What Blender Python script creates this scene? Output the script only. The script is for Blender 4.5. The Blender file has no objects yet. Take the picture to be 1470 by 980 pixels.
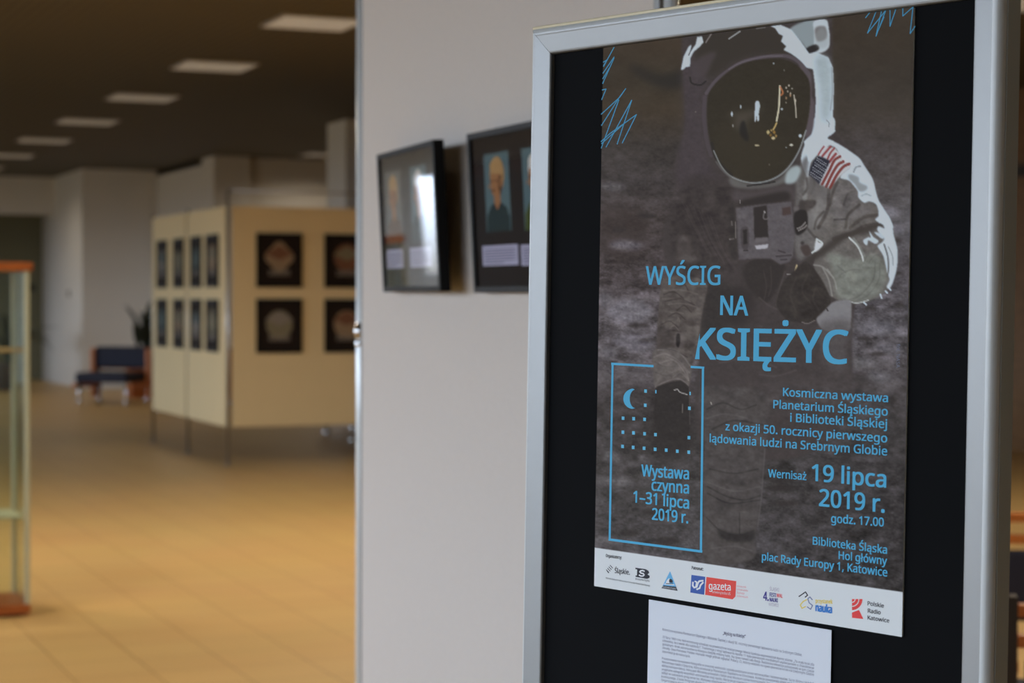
import bpy, bmesh, math, os, random
import numpy as np
from mathutils import Vector, Matrix
from mathutils.geometry import tessellate_polygon

sc = bpy.context.scene
col = sc.collection
R = math.radians

# ------------------------------------------------------------------ camera
# room axes: +y runs down the hall, +x towards the inner (right hand) wall, the
# windows are in the wall at x = -6.  The viewer stands at the origin.
EYE = Vector((0, 0, 1.35))
FOC = 2800.0                                   # focal length in pixels of the 1470 px wide frame
PHI, PITCH, ROLL = R(22.938775), .0218, -.0032
_c, _s, _cr, _sr = math.cos(PITCH), math.sin(PITCH), math.cos(ROLL), math.sin(ROLL)
_r, _f, _u = Vector((math.cos(PHI), -math.sin(PHI), 0)), Vector((math.sin(PHI), math.cos(PHI), 0)), Vector((0, 0, 1))
EX = _r*_cr + _u*(-_c*_sr) + _f*(-_s*_sr)
EY = _r*_sr + _u*(_c*_cr) + _f*(_s*_cr)
EZ = _u*(-_s) + _f*_c
cam = bpy.data.objects.new('camera', bpy.data.cameras.new('camera'))
col.objects.link(cam)
M = Matrix.Identity(4)
for i in range(3):
    M[i][0], M[i][1], M[i][2], M[i][3] = EX[i], EY[i], -EZ[i], EYE[i]
cam.matrix_world = M
cam.data.sensor_width = 36
cam.data.lens = 36*FOC/1470
cam.data.clip_end = 200
cam.data.clip_start = .02
cam.data.dof.use_dof = True
cam.data.dof.focus_distance = 1.70
cam.data.dof.aperture_fstop = 8.6
sc.camera = cam

# ------------------------------------------------------------------ light, exposure
SKY = 7.3
w = bpy.data.worlds.new('overcast_sky'); sc.world = w; w.use_nodes = True
bg = w.node_tree.nodes['Background']
# overcast sky above the horizon, darker ground outside below it
_nt = w.node_tree
_tc = _nt.nodes.new('ShaderNodeTexCoord'); _sx = _nt.nodes.new('ShaderNodeSeparateXYZ'); _mr = _nt.nodes.new('ShaderNodeMapRange'); _mx = _nt.nodes.new('ShaderNodeMix')
_mr.inputs['From Min'].default_value = -.02; _mr.inputs['From Max'].default_value = .03
_mx.data_type = 'RGBA'; _mx.inputs['A'].default_value = (.20, .195, .18, 1); _mx.inputs['B'].default_value = (.85, 1.0, 1.225, 1)
_nt.links.new(_tc.outputs['Generated'], _sx.inputs['Vector']); _nt.links.new(_sx.outputs['Z'], _mr.inputs['Value'])
_nt.links.new(_mr.outputs['Result'], _mx.inputs['Factor']); _nt.links.new(_mx.outputs['Result'], bg.inputs[0])
bg.inputs[1].default_value = SKY
vs = sc.view_settings
vs.view_transform = 'Standard'; vs.look = 'None'; vs.gamma = 1; vs.use_curve_mapping = False
vs.exposure = 0.0
sc.cycles.use_denoising = True
sc.cycles.max_bounces = 10
sc.cycles.diffuse_bounces = 6
sc.cycles.caustics_reflective = False
sc.cycles.caustics_refractive = False

LAMP_WARM = (1.0, .84, .64)
LAMP_W = 31.5
WINDOWS = [(-4.6, -2.2), (-1.6, .8), (1.4, 3.8), (4.4, 6.8), (7.4, 9.8), (10.4, 12.8), (13.4, 15.8), (16.2, 18.8), (23.2, 26.2), (26.8, 30.6)]  # the openings at the far end are unseen, added to brighten it
WIN_LO, WIN_HI = .75, 2.95
for y0, y1 in WINDOWS:                          # portals: where daylight enters
    l = bpy.data.lights.new('daylight', 'AREA'); l.shape = 'RECTANGLE'
    l.size = y1-y0; l.size_y = WIN_HI-WIN_LO
    l.cycles.is_portal = True
    o = bpy.data.objects.new('daylight', l); col.objects.link(o)
    o.location = (-6.12, (y0+y1)/2, (WIN_LO+WIN_HI)/2)
    o.rotation_euler = (R(90), 0, R(-90))       # -Z points into the room (+x)

# ------------------------------------------------------------------ helpers
def lin(c):
    c = np.asarray(c, float)/255.0
    return np.where(c <= .04045, c/12.92, ((c+.055)/1.055)**2.4)

def rgb(r, g, b):
    return tuple(float(x) for x in lin((r, g, b)))+(1.0,)

def mat(name, color, rough=.6, metal=0.0, noise=0.0, nscale=20.0, bump=0.0, bscale=60.0, emit=None, estr=0.0, spec=.5):
    m = bpy.data.materials.new(name); m.use_nodes = True
    nt = m.node_tree; b = nt.nodes['Principled BSDF']
    c = rgb(*color) if max(color) > 1.01 else tuple(color)+(1.0,)
    b.inputs['Base Color'].default_value = c
    b.inputs['Roughness'].default_value = rough
    b.inputs['Metallic'].default_value = metal
    b.inputs['Specular IOR Level'].default_value = spec
    if noise or bump:
        tc = nt.nodes.new('ShaderNodeTexCoord')
    if noise:
        n = nt.nodes.new('ShaderNodeTexNoise'); n.inputs['Scale'].default_value = nscale; n.inputs['Detail'].default_value = 4
        nt.links.new(tc.outputs['Object'], n.inputs['Vector'])
        mx = nt.nodes.new('ShaderNodeMix'); mx.data_type = 'RGBA'
        nt.links.new(n.outputs['Fac'], mx.inputs['Factor'])
        mx.inputs['A'].default_value = tuple(x*(1-noise) for x in c[:3])+(1,)
        mx.inputs['B'].default_value = tuple(min(1, x*(1+noise)) for x in c[:3])+(1,)
        nt.links.new(mx.outputs['Result'], b.inputs['Base Color'])
    if bump:
        n2 = nt.nodes.new('ShaderNodeTexNoise'); n2.inputs['Scale'].default_value = bscale
        nt.links.new(tc.outputs['Object'], n2.inputs['Vector'])
        bp = nt.nodes.new('ShaderNodeBump'); bp.inputs['Strength'].default_value = bump; bp.inputs['Distance'].default_value = .002
        nt.links.new(n2.outputs['Fac'], bp.inputs['Height'])
        nt.links.new(bp.outputs['Normal'], b.inputs['Normal'])
    if emit:
        b.inputs['Emission Color'].default_value = tuple(emit)+(1,)
        b.inputs['Emission Strength'].default_value = estr
    return m

def wood(name, c1, c2, scale=6.0, rough=.4):
    m = mat(name, c1, rough)
    nt = m.node_tree; b = nt.nodes['Principled BSDF']
    tc = nt.nodes.new('ShaderNodeTexCoord')
    mp = nt.nodes.new('ShaderNodeMapping'); mp.inputs['Scale'].default_value = (scale, scale, scale*8)
    wv = nt.nodes.new('ShaderNodeTexNoise'); wv.inputs['Scale'].default_value = 1.5; wv.inputs['Detail'].default_value = 6
    nt.links.new(tc.outputs['Object'], mp.inputs['Vector']); nt.links.new(mp.outputs['Vector'], wv.inputs['Vector'])
    rp = nt.nodes.new('ShaderNodeValToRGB')
    rp.color_ramp.elements[0].position = .35; rp.color_ramp.elements[0].color = rgb(*c1)
    rp.color_ramp.elements[1].position = .7; rp.color_ramp.elements[1].color = rgb(*c2)
    nt.links.new(wv.outputs['Fac'], rp.inputs['Fac']); nt.links.new(rp.outputs['Color'], b.inputs['Base Color'])
    return m

def glassy(name, tint=(.93, .97, .95), refl=1.0):
    """thin pane: clear with Fresnel reflection"""
    m = bpy.data.materials.new(name); m.use_nodes = True
    nt = m.node_tree; nt.nodes.remove(nt.nodes['Principled BSDF'])
    out = nt.nodes['Material Output']
    t = nt.nodes.new('ShaderNodeBsdfTransparent'); t.inputs['Color'].default_value = tuple(tint)+(1,)
    g = nt.nodes.new('ShaderNodeBsdfGlossy'); g.inputs['Roughness'].default_value = .02
    lw = nt.nodes.new('ShaderNodeLayerWeight'); lw.inputs['Blend'].default_value = .5
    pw = nt.nodes.new('ShaderNodeMath'); pw.operation = 'POWER'; pw.inputs[1].default_value = 5
    ad = nt.nodes.new('ShaderNodeMath'); ad.operation = 'MULTIPLY_ADD'; ad.inputs[1].default_value = .96; ad.inputs[2].default_value = .04
    mu = nt.nodes.new('ShaderNodeMath'); mu.operation = 'MULTIPLY'; mu.inputs[1].default_value = refl
    nt.links.new(lw.outputs['Facing'], pw.inputs[0]); nt.links.new(pw.outputs[0], ad.inputs[0])
    mx = nt.nodes.new('ShaderNodeMixShader')
    nt.links.new(ad.outputs[0], mu.inputs[0]); nt.links.new(mu.outputs[0], mx.inputs['Fac'])
    nt.links.new(t.outputs[0], mx.inputs[1]); nt.links.new(g.outputs[0], mx.inputs[2])
    nt.links.new(mx.outputs[0], out.inputs['Surface'])
    return m

class MB:
    def __init__(s): s.v = []; s.f = []; s.m = []; s.smooth = []
    def add(s, vs, fs, mi=0, smooth=False):
        b = len(s.v); s.v += [tuple(v) for v in vs]
        for f in fs: s.f.append(tuple(b+i for i in f)); s.m.append(mi); s.smooth.append(smooth)
        return s
    def box(s, x0, x1, y0, y1, z0, z1, mi=0, M=None):
        vs = [Vector((x, y, z)) for x in (x0, x1) for y in (y0, y1) for z in (z0, z1)]
        if M is not None: vs = [M @ v for v in vs]
        return s.add(vs, [(0, 1, 3, 2), (4, 6, 7, 5), (0, 4, 5, 1), (2, 3, 7, 6), (0, 2, 6, 4), (1, 5, 7, 3)], mi)
    def tube(s, p0, p1, r, n=16, r1=None, mi=0, cap=True):
        p0, p1 = Vector(p0), Vector(p1); d = (p1-p0).normalized()
        a = d.orthogonal().normalized(); b = d.cross(a)
        r1 = r if r1 is None else r1
        vs = []
        for p, rr in ((p0, r), (p1, r1)):
            for k in range(n):
                t = 2*math.pi*k/n; vs.append(p+a*math.cos(t)*rr+b*math.sin(t)*rr)
        s.add(vs, [(k, (k+1) % n, n+(k+1) % n, n+k) for k in range(n)], mi, True)
        if cap:
            s.add(vs[:n], [tuple(reversed(range(n)))], mi); s.add(vs[n:], [tuple(range(n))], mi)
        return s
    def lathe(s, prof, n=24, c=(0, 0, 0), mi=0):
        c = Vector(c); vs = []; m = len(prof)
        for k in range(n):
            t = 2*math.pi*k/n
            for r, z in prof: vs.append(c+Vector((r*math.cos(t), r*math.sin(t), z)))
        fs = [(k*m+i, ((k+1) % n)*m+i, ((k+1) % n)*m+i+1, k*m+i+1) for k in range(n) for i in range(m-1)]
        return s.add(vs, fs, mi, True)
    def ball(s, c, r, n=16, squash=1.0, mi=0):
        prof = [(max(1e-5, r*math.sin(math.pi*i/n)), -r*squash*math.cos(math.pi*i/n)) for i in range(n+1)]
        return s.lathe(prof, n*2, c, mi)
    def build(s, name, mats, parent=None, bevel=0.0, segs=2, M=None):
        me = bpy.data.meshes.new(name)
        me.from_pydata(s.v, [], s.f)
        mats = mats if isinstance(mats, (list, tuple)) else [mats]
        for m in mats: me.materials.append(m)
        me.polygons.foreach_set('material_index', s.m)
        me.polygons.foreach_set('use_smooth', s.smooth)
        bm = bmesh.new(); bm.from_mesh(me)
        bmesh.ops.remove_doubles(bm, verts=bm.verts, dist=1e-6)
        bmesh.ops.recalc_face_normals(bm, faces=bm.faces)
        if bevel:
            ed = [e for e in bm.edges if len(e.link_faces) == 2 and e.calc_face_angle(0) > .6]
            bmesh.ops.bevel(bm, geom=ed, offset=bevel, segments=segs, profile=.5, affect='EDGES', clamp_overlap=True)
        bm.to_mesh(me); bm.free()
        o = bpy.data.objects.new(name, me); col.objects.link(o)
        if parent is not None: o.parent = parent
        if M is not None: o.matrix_local = M
        return o

def thing(name, label, cat, M=None, group=None, kind=None):
    o = bpy.data.objects.new(name, None); col.objects.link(o); o.empty_display_size = .1
    if M is not None: o.matrix_world = M
    return tag(o, label, cat, group, kind)

def tag(o, label, cat, group=None, kind=None):
    if label: o['label'] = label
    if cat: o['category'] = cat
    if group: o['group'] = group
    if kind: o['kind'] = kind
    return o

def struct(name, mb, m, bevel=0):
    o = mb.build(name, m, None, bevel); o['kind'] = 'structure'; return o

def frame_matrix(o, x, y, z):
    M = Matrix.Identity(4)
    for i in range(3): M[i][0], M[i][1], M[i][2], M[i][3] = x[i], y[i], z[i], o[i]
    return M

def kids(o): return [c for c in bpy.data.objects if c.parent == o]

def copy_tree(o, label=None, M=None, parent=None):
    c = o.copy(); col.objects.link(c)
    if parent is not None: c.parent = parent
    if label: c['label'] = label
    if M is not None: c.matrix_world = M
    for k in kids(o): copy_tree(k, parent=c)
    return c

# ------------------------------------------------------------------ materials
M_wallL = mat('white_plaster', (205, 200, 195), .85, noise=.04, nscale=3, bump=.2)
M_wallF = mat('grey_plaster', (226, 222, 214), .85, noise=.04, nscale=2, bump=.2)
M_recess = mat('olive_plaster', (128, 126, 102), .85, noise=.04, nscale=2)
M_wains = wood('brown_panelling', (118, 88, 55), (140, 104, 66), 2.0, .5)
M_trim = mat('dark_trim', (50, 42, 36), .5)
M_alu = mat('brushed_aluminium', (.30, .30, .292), .42, .75, noise=.03, nscale=40)
M_edge = mat('aluminium_edge_highlight', (.66, .68, .67), .4, .15)  # paler than the rails: highlight of the rounded edge put into the colour
M_pole = mat('satin_pole', (.88, .91, .90), .25, .2)
M_aludark = mat('grey_anodised_edge', (.42, .45, .435), .5, .25)
M_black = mat('black_backing', (13, 14, 16), .8, noise=.1, nscale=8, spec=.1)
M_chrome = mat('chrome', (.80, .80, .80), .12, 1.0)
M_steel = mat('satin_steel', (.42, .40, .38), .35, .9)
M_fabric = mat('grey_fabric_panel', (212, 203, 194), .9, noise=.05, nscale=160, bump=.3, bscale=400)
M_cream = mat('cream_panel', (222, 199, 152), .85, noise=.03, nscale=6)
M_frameblk = mat('black_frame', (15, 14, 14), .5, spec=.2)
M_mount = mat('dark_mount', (38, 30, 26), .7, noise=.1, nscale=5, spec=.1)
M_navy = mat('navy_upholstery', (26, 29, 48), .75, noise=.15, nscale=60, bump=.3)
M_orange = wood('orange_wood', (146, 76, 30), (166, 92, 42), 5, .4)
M_oak = wood('orange_beech', (182, 104, 44), (205, 124, 58), 5, .4)
M_glass = glassy('showcase_glass', (.95, .98, .955))
M_gedge = mat('green_glass_edge', (176, 178, 150), .4)
M_pane = glassy('picture_glass', (.98, .98, .98), .72)
M_green = mat('leaf_green', (40, 52, 28), .5, noise=.25, nscale=9)
M_darkgreen = mat('dark_leaf', (30, 42, 28), .5, noise=.25, nscale=9)
M_pot = mat('brown_pot', (70, 52, 40), .6, noise=.1)
M_tube = mat('warm_diffuser', (200, 195, 185), .5, emit=(1.0, .88, .72), estr=.42)
M_louvre = mat('louvre_aluminium', (.55, .52, .48), .4, .5)
M_winframe = mat('white_window_frame', (220, 222, 222), .5)

# floor: square tiles, joints along the hall
def floor_material():
    m = mat('beige_floor_tile', (205, 160, 100), .42)
    nt = m.node_tree; b = nt.nodes['Principled BSDF']
    tc = nt.nodes.new('ShaderNodeTexCoord')
    mp = nt.nodes.new('ShaderNodeMapping'); mp.inputs['Rotation'].default_value = (0, 0, R(90)); mp.inputs['Location'].default_value = (0, -1.2525+.29*10, 0)
    br = nt.nodes.new('ShaderNodeTexBrick')
    br.offset = 0; br.squash = 1
    br.inputs['Scale'].default_value = 1; br.inputs['Brick Width'].default_value = .29; br.inputs['Row Height'].default_value = .29
    br.inputs['Mortar Size'].default_value = .0028; br.inputs['Mortar Smooth'].default_value = .2; br.inputs['Bias'].default_value = 0
    br.inputs['Color1'].default_value = rgb(206, 170, 108); br.inputs['Color2'].default_value = rgb(201, 164, 104)
    br.inputs['Mortar'].default_value = rgb(150, 112, 66)
    n = nt.nodes.new('ShaderNodeTexNoise'); n.inputs['Scale'].default_value = 1.3; n.inputs['Detail'].default_value = 5
    mx = nt.nodes.new('ShaderNodeMix'); mx.data_type = 'RGBA'; mx.blend_type = 'MULTIPLY'; mx.inputs['Factor'].default_value = .12
    nt.links.new(tc.outputs['Object'], mp.inputs['Vector']); nt.links.new(mp.outputs['Vector'], br.inputs['Vector'])
    nt.links.new(tc.outputs['Object'], n.inputs['Vector'])
    nt.links.new(br.outputs['Color'], mx.inputs['A']); nt.links.new(n.outputs['Color'], mx.inputs['B'])
    nt.links.new(mx.outputs['Result'], b.inputs['Base Color'])
    return m

def ceiling_material():
    m = mat('dark_slatted_ceiling', (82, 76, 64), .7)
    nt = m.node_tree; b = nt.nodes['Principled BSDF']
    tc = nt.nodes.new('ShaderNodeTexCoord')
    wv = nt.nodes.new('ShaderNodeTexWave'); wv.wave_type = 'BANDS'; wv.bands_direction = 'X'; wv.inputs['Scale'].default_value = 4.0
    rp = nt.nodes.new('ShaderNodeValToRGB')
    rp.color_ramp.elements[0].color = rgb(72, 67, 56); rp.color_ramp.elements[0].position = .2
    rp.color_ramp.elements[1].color = rgb(90, 84, 70); rp.color_ramp.elements[1].position = .5
    nt.links.new(tc.outputs['Object'], wv.inputs['Vector']); nt.links.new(wv.outputs['Fac'], rp.inputs['Fac'])
    nt.links.new(rp.outputs['Color'], b.inputs['Base Color'])
    return m

# ------------------------------------------------------------------ the room
CEIL = 3.25
X0, X1, Y0, Y1 = -6.0, 11.0, -6.0, 31.3
struct('floor', MB().box(X0-.3, X1+.2, Y0-.2, Y1+4, -.1, 0), floor_material())
struct('ceiling', MB().box(X0-.3, X1+.2, Y0-.2, Y1+4, CEIL, CEIL+.1), ceiling_material())
wl = MB()
ys = [Y0-.2]+[v for p in WINDOWS for v in p]+[Y1+4]
for k in range(0, len(ys), 2): wl.box(X0-.3, X0, ys[k], ys[k+1], 0, CEIL)
for a, b in WINDOWS: wl.box(X0-.3, X0, a, b, 0, WIN_LO).box(X0-.3, X0, a, b, WIN_HI, CEIL)
struct('wall_left', wl, M_wallL)
for k, (a, b) in enumerate(WINDOWS):
    fr = MB(); x0, x1 = X0-.2, X0-.14
    fr.box(x0, x1, a, a+.06, WIN_LO, WIN_HI).box(x0, x1, b-.06, b, WIN_LO, WIN_HI)
    fr.box(x0, x1, a+.06, b-.06, WIN_LO, WIN_LO+.06).box(x0, x1, a+.06, b-.06, WIN_HI-.06, WIN_HI)
    fr.box(x0, x1, (a+b)/2-.03, (a+b)/2+.03, WIN_LO+.06, WIN_HI-.06)
    struct('window_%d' % (k+1), fr, M_winframe)
struct('wall_back', MB().box(X0-.3, X1+.2, Y0-.2, Y0, 0, CEIL), M_wallL)
struct('wall_right', MB().box(X1, X1+.2, Y0, Y1+4, 0, CEIL), M_wains)
struct('trim_1', MB().box(X1-.05, X1, Y0, 25.9, 2.45, 2.56), M_trim)
# far end: lintel over an unlit recess, a return wall, a deep block and a column
FW0, FW1 = -5.95, -4.40                          # the far wall has one tall window
FWH = 2.55
struct('wall_far', MB().box(X0, FW0, Y1, Y1+.25, 0, CEIL).box(FW0, FW1, Y1, Y1+.25, 0, .85).box(FW0, FW1, Y1, Y1+.25, FWH, CEIL).box(FW1, 3.0, Y1, Y1+.25, 0, CEIL).box(3.0, 5.40, Y1, Y1+.25, 2.66, CEIL), M_wallF)
struct('window_12', MB().box(FW0, FW0+.05, Y1+.1, Y1+.16, .85, FWH).box(FW1-.05, FW1, Y1+.1, Y1+.16, .85, FWH).box(FW0+.05, FW1-.05, Y1+.1, Y1+.16, .85, .90).box(FW0+.05, FW1-.05, Y1+.1, Y1+.16, FWH-.05, FWH), M_winframe)
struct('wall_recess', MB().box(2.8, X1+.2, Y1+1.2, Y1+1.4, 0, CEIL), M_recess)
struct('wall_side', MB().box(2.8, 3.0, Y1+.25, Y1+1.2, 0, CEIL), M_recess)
struct('wall_return', MB().box(5.38, 6.5, 29.0, Y1+1.2, 0, CEIL), M_wallF)
struct('wall_block', MB().box(6.5, 6.7, 26.25, 29.0, 0, 3.17).box(6.5, 7.0, 25.6, 26.25, 0, CEIL).box(7.0, X1, 25.75, 25.95, 0, CEIL), M_wallF)
struct('wall_column', MB().box(6.45, 6.95, 19.78, 20.43, 0, CEIL), M_wallF)
struct('baseboard_far', MB().box(5.36, 6.5, 28.985, 29.0, 0, .08), M_wallF)

# unseen dark panel and reddish band, added to tint the portrait glass reflection
struct('reflection_panel', MB().box(X0, X0+.03, 18.95, 23.05, 0, 1.98), mat('dark_reflection_panel', (56, 40, 32), .5, noise=.15, nscale=3))
struct('reflection_band', MB().box(X0, X0+.05, 18.95, 23.05, 1.98, 2.14), mat('reddish_reflection_band', (112, 58, 42), .5))
# small sign and switch at the far end
s = MB().box(5.05, 5.26, Y1+1.175, Y1+1.197, 1.46, 1.56).box(5.06, 5.25, Y1+1.17, Y1+1.175, 1.47, 1.55)
tag(s.build('door_sign', mat('dark_sign', (48, 46, 40), .6)), 'small dark sign plate on the back wall of the far recess', 'sign')
sw = tag(MB().box(5.362, 5.379, 29.98, 30.12, 1.36, 1.46).build('switch_plate', mat('grey_plastic', (130, 122, 112), .5), bevel=.003), 'small light switch on the pale wall edge at the far recess', 'switch')
MB().box(5.354, 5.363, 30.02, 30.08, 1.38, 1.44).build('rocker', mat('pale_plastic', (150, 142, 130), .5), sw)

# ------------------------------------------------------------------ ceiling lights
def lamp_glow(t, watts):
    l = bpy.data.lights.new('lamp_light', 'AREA'); l.shape = 'SQUARE'; l.size = .5; l.energy = watts; l.color = LAMP_WARM; l.spread = R(150)
    o = bpy.data.objects.new('lamp_light', l); col.objects.link(o); o.parent = t; o.location = (0, 0, -.018)
def make_light(M, label):
    t = thing('ceiling_light', label, 'ceiling light', M, 'louvred lights in the ceiling')
    h = .30
    MB().box(-h, h, -h, -h+.02, -.016, -.0005).box(-h, h, h-.02, h, -.016, -.0005).box(-h, -h+.02, -h+.02, h-.02, -.016, -.0005).box(h-.02, h, -h+.02, h-.02, -.016, -.0005).build('housing', M_louvre, t)
    lv = MB()
    for k in range(1, 9):
        q = -h+.02+k*(2*h-.04)/9
        lv.box(q-.003, q+.003, -h+.02, h-.02, -.0155, -.010).box(-h+.02, h-.02, q-.003, q+.003, -.0155, -.010)
    lv.build('louvre', M_louvre, t)
    MB().box(-h+.021, h-.021, -h+.021, h-.021, -.0095, -.004).build('diffuser', M_tube, t)
    return t
names = ['largest and nearest of the row, beside the chrome pole', 'second largest of the row', 'third largest of the row', 'fourth largest of the row', 'fifth largest of the row', 'sixth largest of the row, above the far recess', 'smallest of the row, cut by the picture edge']
base_light = None; ROW = []
for k, nm in enumerate(names):
    Mx = Matrix.Translation((3.985, 12.93+2.745*k, CEIL))
    lb = 'square louvred ceiling light, ' + nm
    if base_light is None: base_light = li = make_light(Mx, lb)
    else: li = copy_tree(base_light, lb, Mx)
    ROW.append((li, (.3, .03, .03, .25, .3, .3, .25)[k]))
ROW.append((copy_tree(base_light, 'square louvred ceiling light out of sight above the side hall', Matrix.Translation((3.985, 4.70, CEIL))), 1))
ROW.append((copy_tree(base_light, 'square louvred ceiling light out of sight behind the poster stand', Matrix.Translation((3.985, 1.95, CEIL))), 1))
ROW.append((copy_tree(base_light, 'square louvred ceiling light beside the tall column in the back', Matrix.Translation((7.78, 24.7, CEIL))), .3))
for x, y, q in ((3.985, 10.19, 1.6), (3.985, 7.44, 1.1), (.28, 12.93, .6), (.28, 10.19, 1.6), (.28, 7.44, 1.1), (-3.47, 10.19, .8), (7.78, 10.19, .6), (7.78, 7.44, .6)):
    ROW.append((copy_tree(base_light, None, Matrix.Translation((x, y, CEIL))), q))
    ROW[-1][0]['label'] = 'square louvred ceiling light out of sight above the hall'
for li, q in ROW: lamp_glow(li, LAMP_W*q)

# ------------------------------------------------------------------ far exhibition screen (L shaped)
PX = 4.0; PY = 15.35
t = thing('exhibition_screen', 'cream L-shaped exhibition screen on thin metal legs in the hall', 'exhibition screen', Matrix.Translation((PX, PY, 0)))
def panel(mb, a, b):
    return mb
for k in range(2):
    y0 = .03+k*1.365; p = MB().box(0, .03, y0, y0+1.31, .31, 2.09).build('panel', M_cream, t, bevel=.004)
for k in range(2):
    x0 = .05+k*1.39; p = MB().box(x0, x0+1.33, 0, .03, .31, 2.09).build('panel', M_cream, t, bevel=.004)
for (x, y, top) in ((.015, .01, 2.23), (.015, 1.367, 2.12), (.015, 2.735, 2.12), (1.405, .015, 2.23), (2.795, .015, 2.23)):
    q = MB().tube((x, y, .012), (x, y, top), .0125, 12).build('pole', M_steel, t)
    MB().lathe([(.001, 0), (.03, 0), (.03, .008), (.014, .014), (.001, .014)], 16, (x, y, 0)).build('foot', M_steel, q)
    MB().ball((x, y, 1.25), .02, 8).build('connector', M_steel, q)
MB().tube((.015, .015, 2.215), (2.795, .015, 2.215), .010, 10).build('top_rail', M_steel, t)

# framed pictures hung on it
def emblem(mb, cx, cz, r, kind, y, mi):
    n = 20; pts = []
    for k in range(n):
        a = 2*math.pi*k/n
        rr = r*(1 if kind == 0 else (1+.12*math.cos(4*a)) if kind == 1 else (1-.14*math.sin(a)))
        pts.append((cx+rr*math.cos(a), y, cz+rr*math.sin(a)*1.05))
    mb.add(pts, [tuple(range(n))], mi)
P_cols = [mat('print_tan', (140, 118, 92), .7), mat('print_rust', (112, 74, 50), .7), mat('print_olive', (120, 112, 88), .7), mat('print_grey', (130, 122, 112), .7), mat('print_teal', (70, 86, 84), .7)]
rnd = random.Random(4)
def make_picture(M, label, w, h, kind, c1, c2):
    t = thing('framed_picture', label, 'framed picture', M, 'framed badge pictures on the cream screen')
    b = .028
    MB().box(0, w, -.02, 0, 0, b).box(0, w, -.02, 0, h-b, h).box(0, b, -.02, 0, b, h-b).box(w-b, w, -.02, 0, b, h-b).build('frame', M_frameblk, t)
    MB().box(b, w-b, -.010, -.002, b, h-b).build('mount', M_mount, t)
    mb = MB(); emblem(mb, w/2, h*.56, min(w*.29, h*.25), kind, -.0108, 0)
    mb.add([(w*.2, -.0115, h*.62), (w*.5, -.0115, h*.5), (w*.8, -.0115, h*.62), (w*.5, -.0115, h*.78)], [(0, 1, 2, 3)], 1)
    for k in range(3): mb.add([(w*.27, -.0112, h*(.30-.035*k)), (w*.73, -.0112, h*(.30-.035*k)), (w*.73, -.0112, h*(.32-.035*k)), (w*.27, -.0112, h*(.32-.035*k))], [(0, 1, 2, 3)], 2)
    mb.build('print', [P_cols[c1], P_cols[c2], P_cols[3]], t)
    return t
# face towards the windows: wall x=PX, viewer's right is -y
ML = lambda y, z: frame_matrix((PX-.001, y, z), (0, -1, 0), (1, 0, 0), (0, 0, 1))
MR = lambda x, z: frame_matrix((x, PY-.001, z), (1, 0, 0), (0, 1, 0), (0, 0, 1))
rows = ((1.437, 'upper'), (.905, 'lower'))
colsL = ((15.96, .375, 'next to the corner pole'), (16.50, .34, 'second from the corner pole'), (17.14, .34, 'third from the corner pole'), (17.80, .36, 'farthest from the corner pole'))
for zi, (z, rn) in enumerate(rows):
    for ci, (y, wd, cn) in enumerate(colsL):
        make_picture(ML(y, z), 'narrow dark framed picture, %s row of the pale side face, %s' % (rn, cn), wd, .435, (ci+zi) % 3, (0, 4, 2, 3)[(ci+zi*2) % 4], 4 if ci % 2 else 2)
for zi, (z, rn) in enumerate(rows):
    for ci, (x, cn) in enumerate(((4.245, 'next to the corner pole'), (4.82, 'cut by the chrome pole'))):
        make_picture(MR(x, z), 'dark framed badge picture, %s row of the broad tan face, %s' % (rn, cn), .385, .44, (1, 0, 2, 2)[zi*2+ci], (0, 1, 2, 0)[zi*2+ci], (1, 2, 3, 1)[zi*2+ci])

# ------------------------------------------------------------------ lounge chairs
def make_lounge(M, label):
    t = thing('lounge_chair', label, 'chair', M, 'low navy lounge chairs')
    MB().box(-.36, .36, -.34, .30, .27, .40).build('seat', M_navy, t, bevel=.035, segs=3)
    MB().box(-.36, .36, .24, .36, .44, .72, M=Matrix.Rotation(R(0), 4, 'X')).build('backrest', M_navy, t, bevel=.03, segs=3)
    for sx in (-1, 1):
        a = MB().box(sx*.39-.025, sx*.39+.025, .20, .38, .06, .70).box(sx*.39-.025, sx*.39+.025, -.30, .20, .20, .26).build('side_frame', M_oak, t, bevel=.006)
    MB().box(-.365, .365, .37, .395, .42, .70).build('back_board', M_oak, t, bevel=.004)
    for sx in (-1, 1):
        for y in (-.27, .31):
            MB().tube((sx*.33, y, .0), (sx*.33, y, .275), .017, 12).ball((sx*.33, y, .035), .034, 8).build('leg', M_chrome, t)
    return t
def place(x, y, yaw): return Matrix.Translation((x, y, 0)) @ Matrix.Rotation(yaw, 4, 'Z')
lc = make_lounge(place(5.02, 25.0, R(-38)), 'low navy lounge chair with round chrome feet at the far white wall')
copy_tree(lc, 'low navy lounge chair with orange wood sides beside the cream screen edge', place(5.85, 24.0, R(-60)))
copy_tree(lc, 'low lounge chair seen under the tan face of the cream screen', place(6.15, 18.1, R(-70)))
copy_tree(lc, 'orange wood lounge chair seen under the cream screen beside the chrome pole', place(6.05, 17.0, R(-70)))

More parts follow.
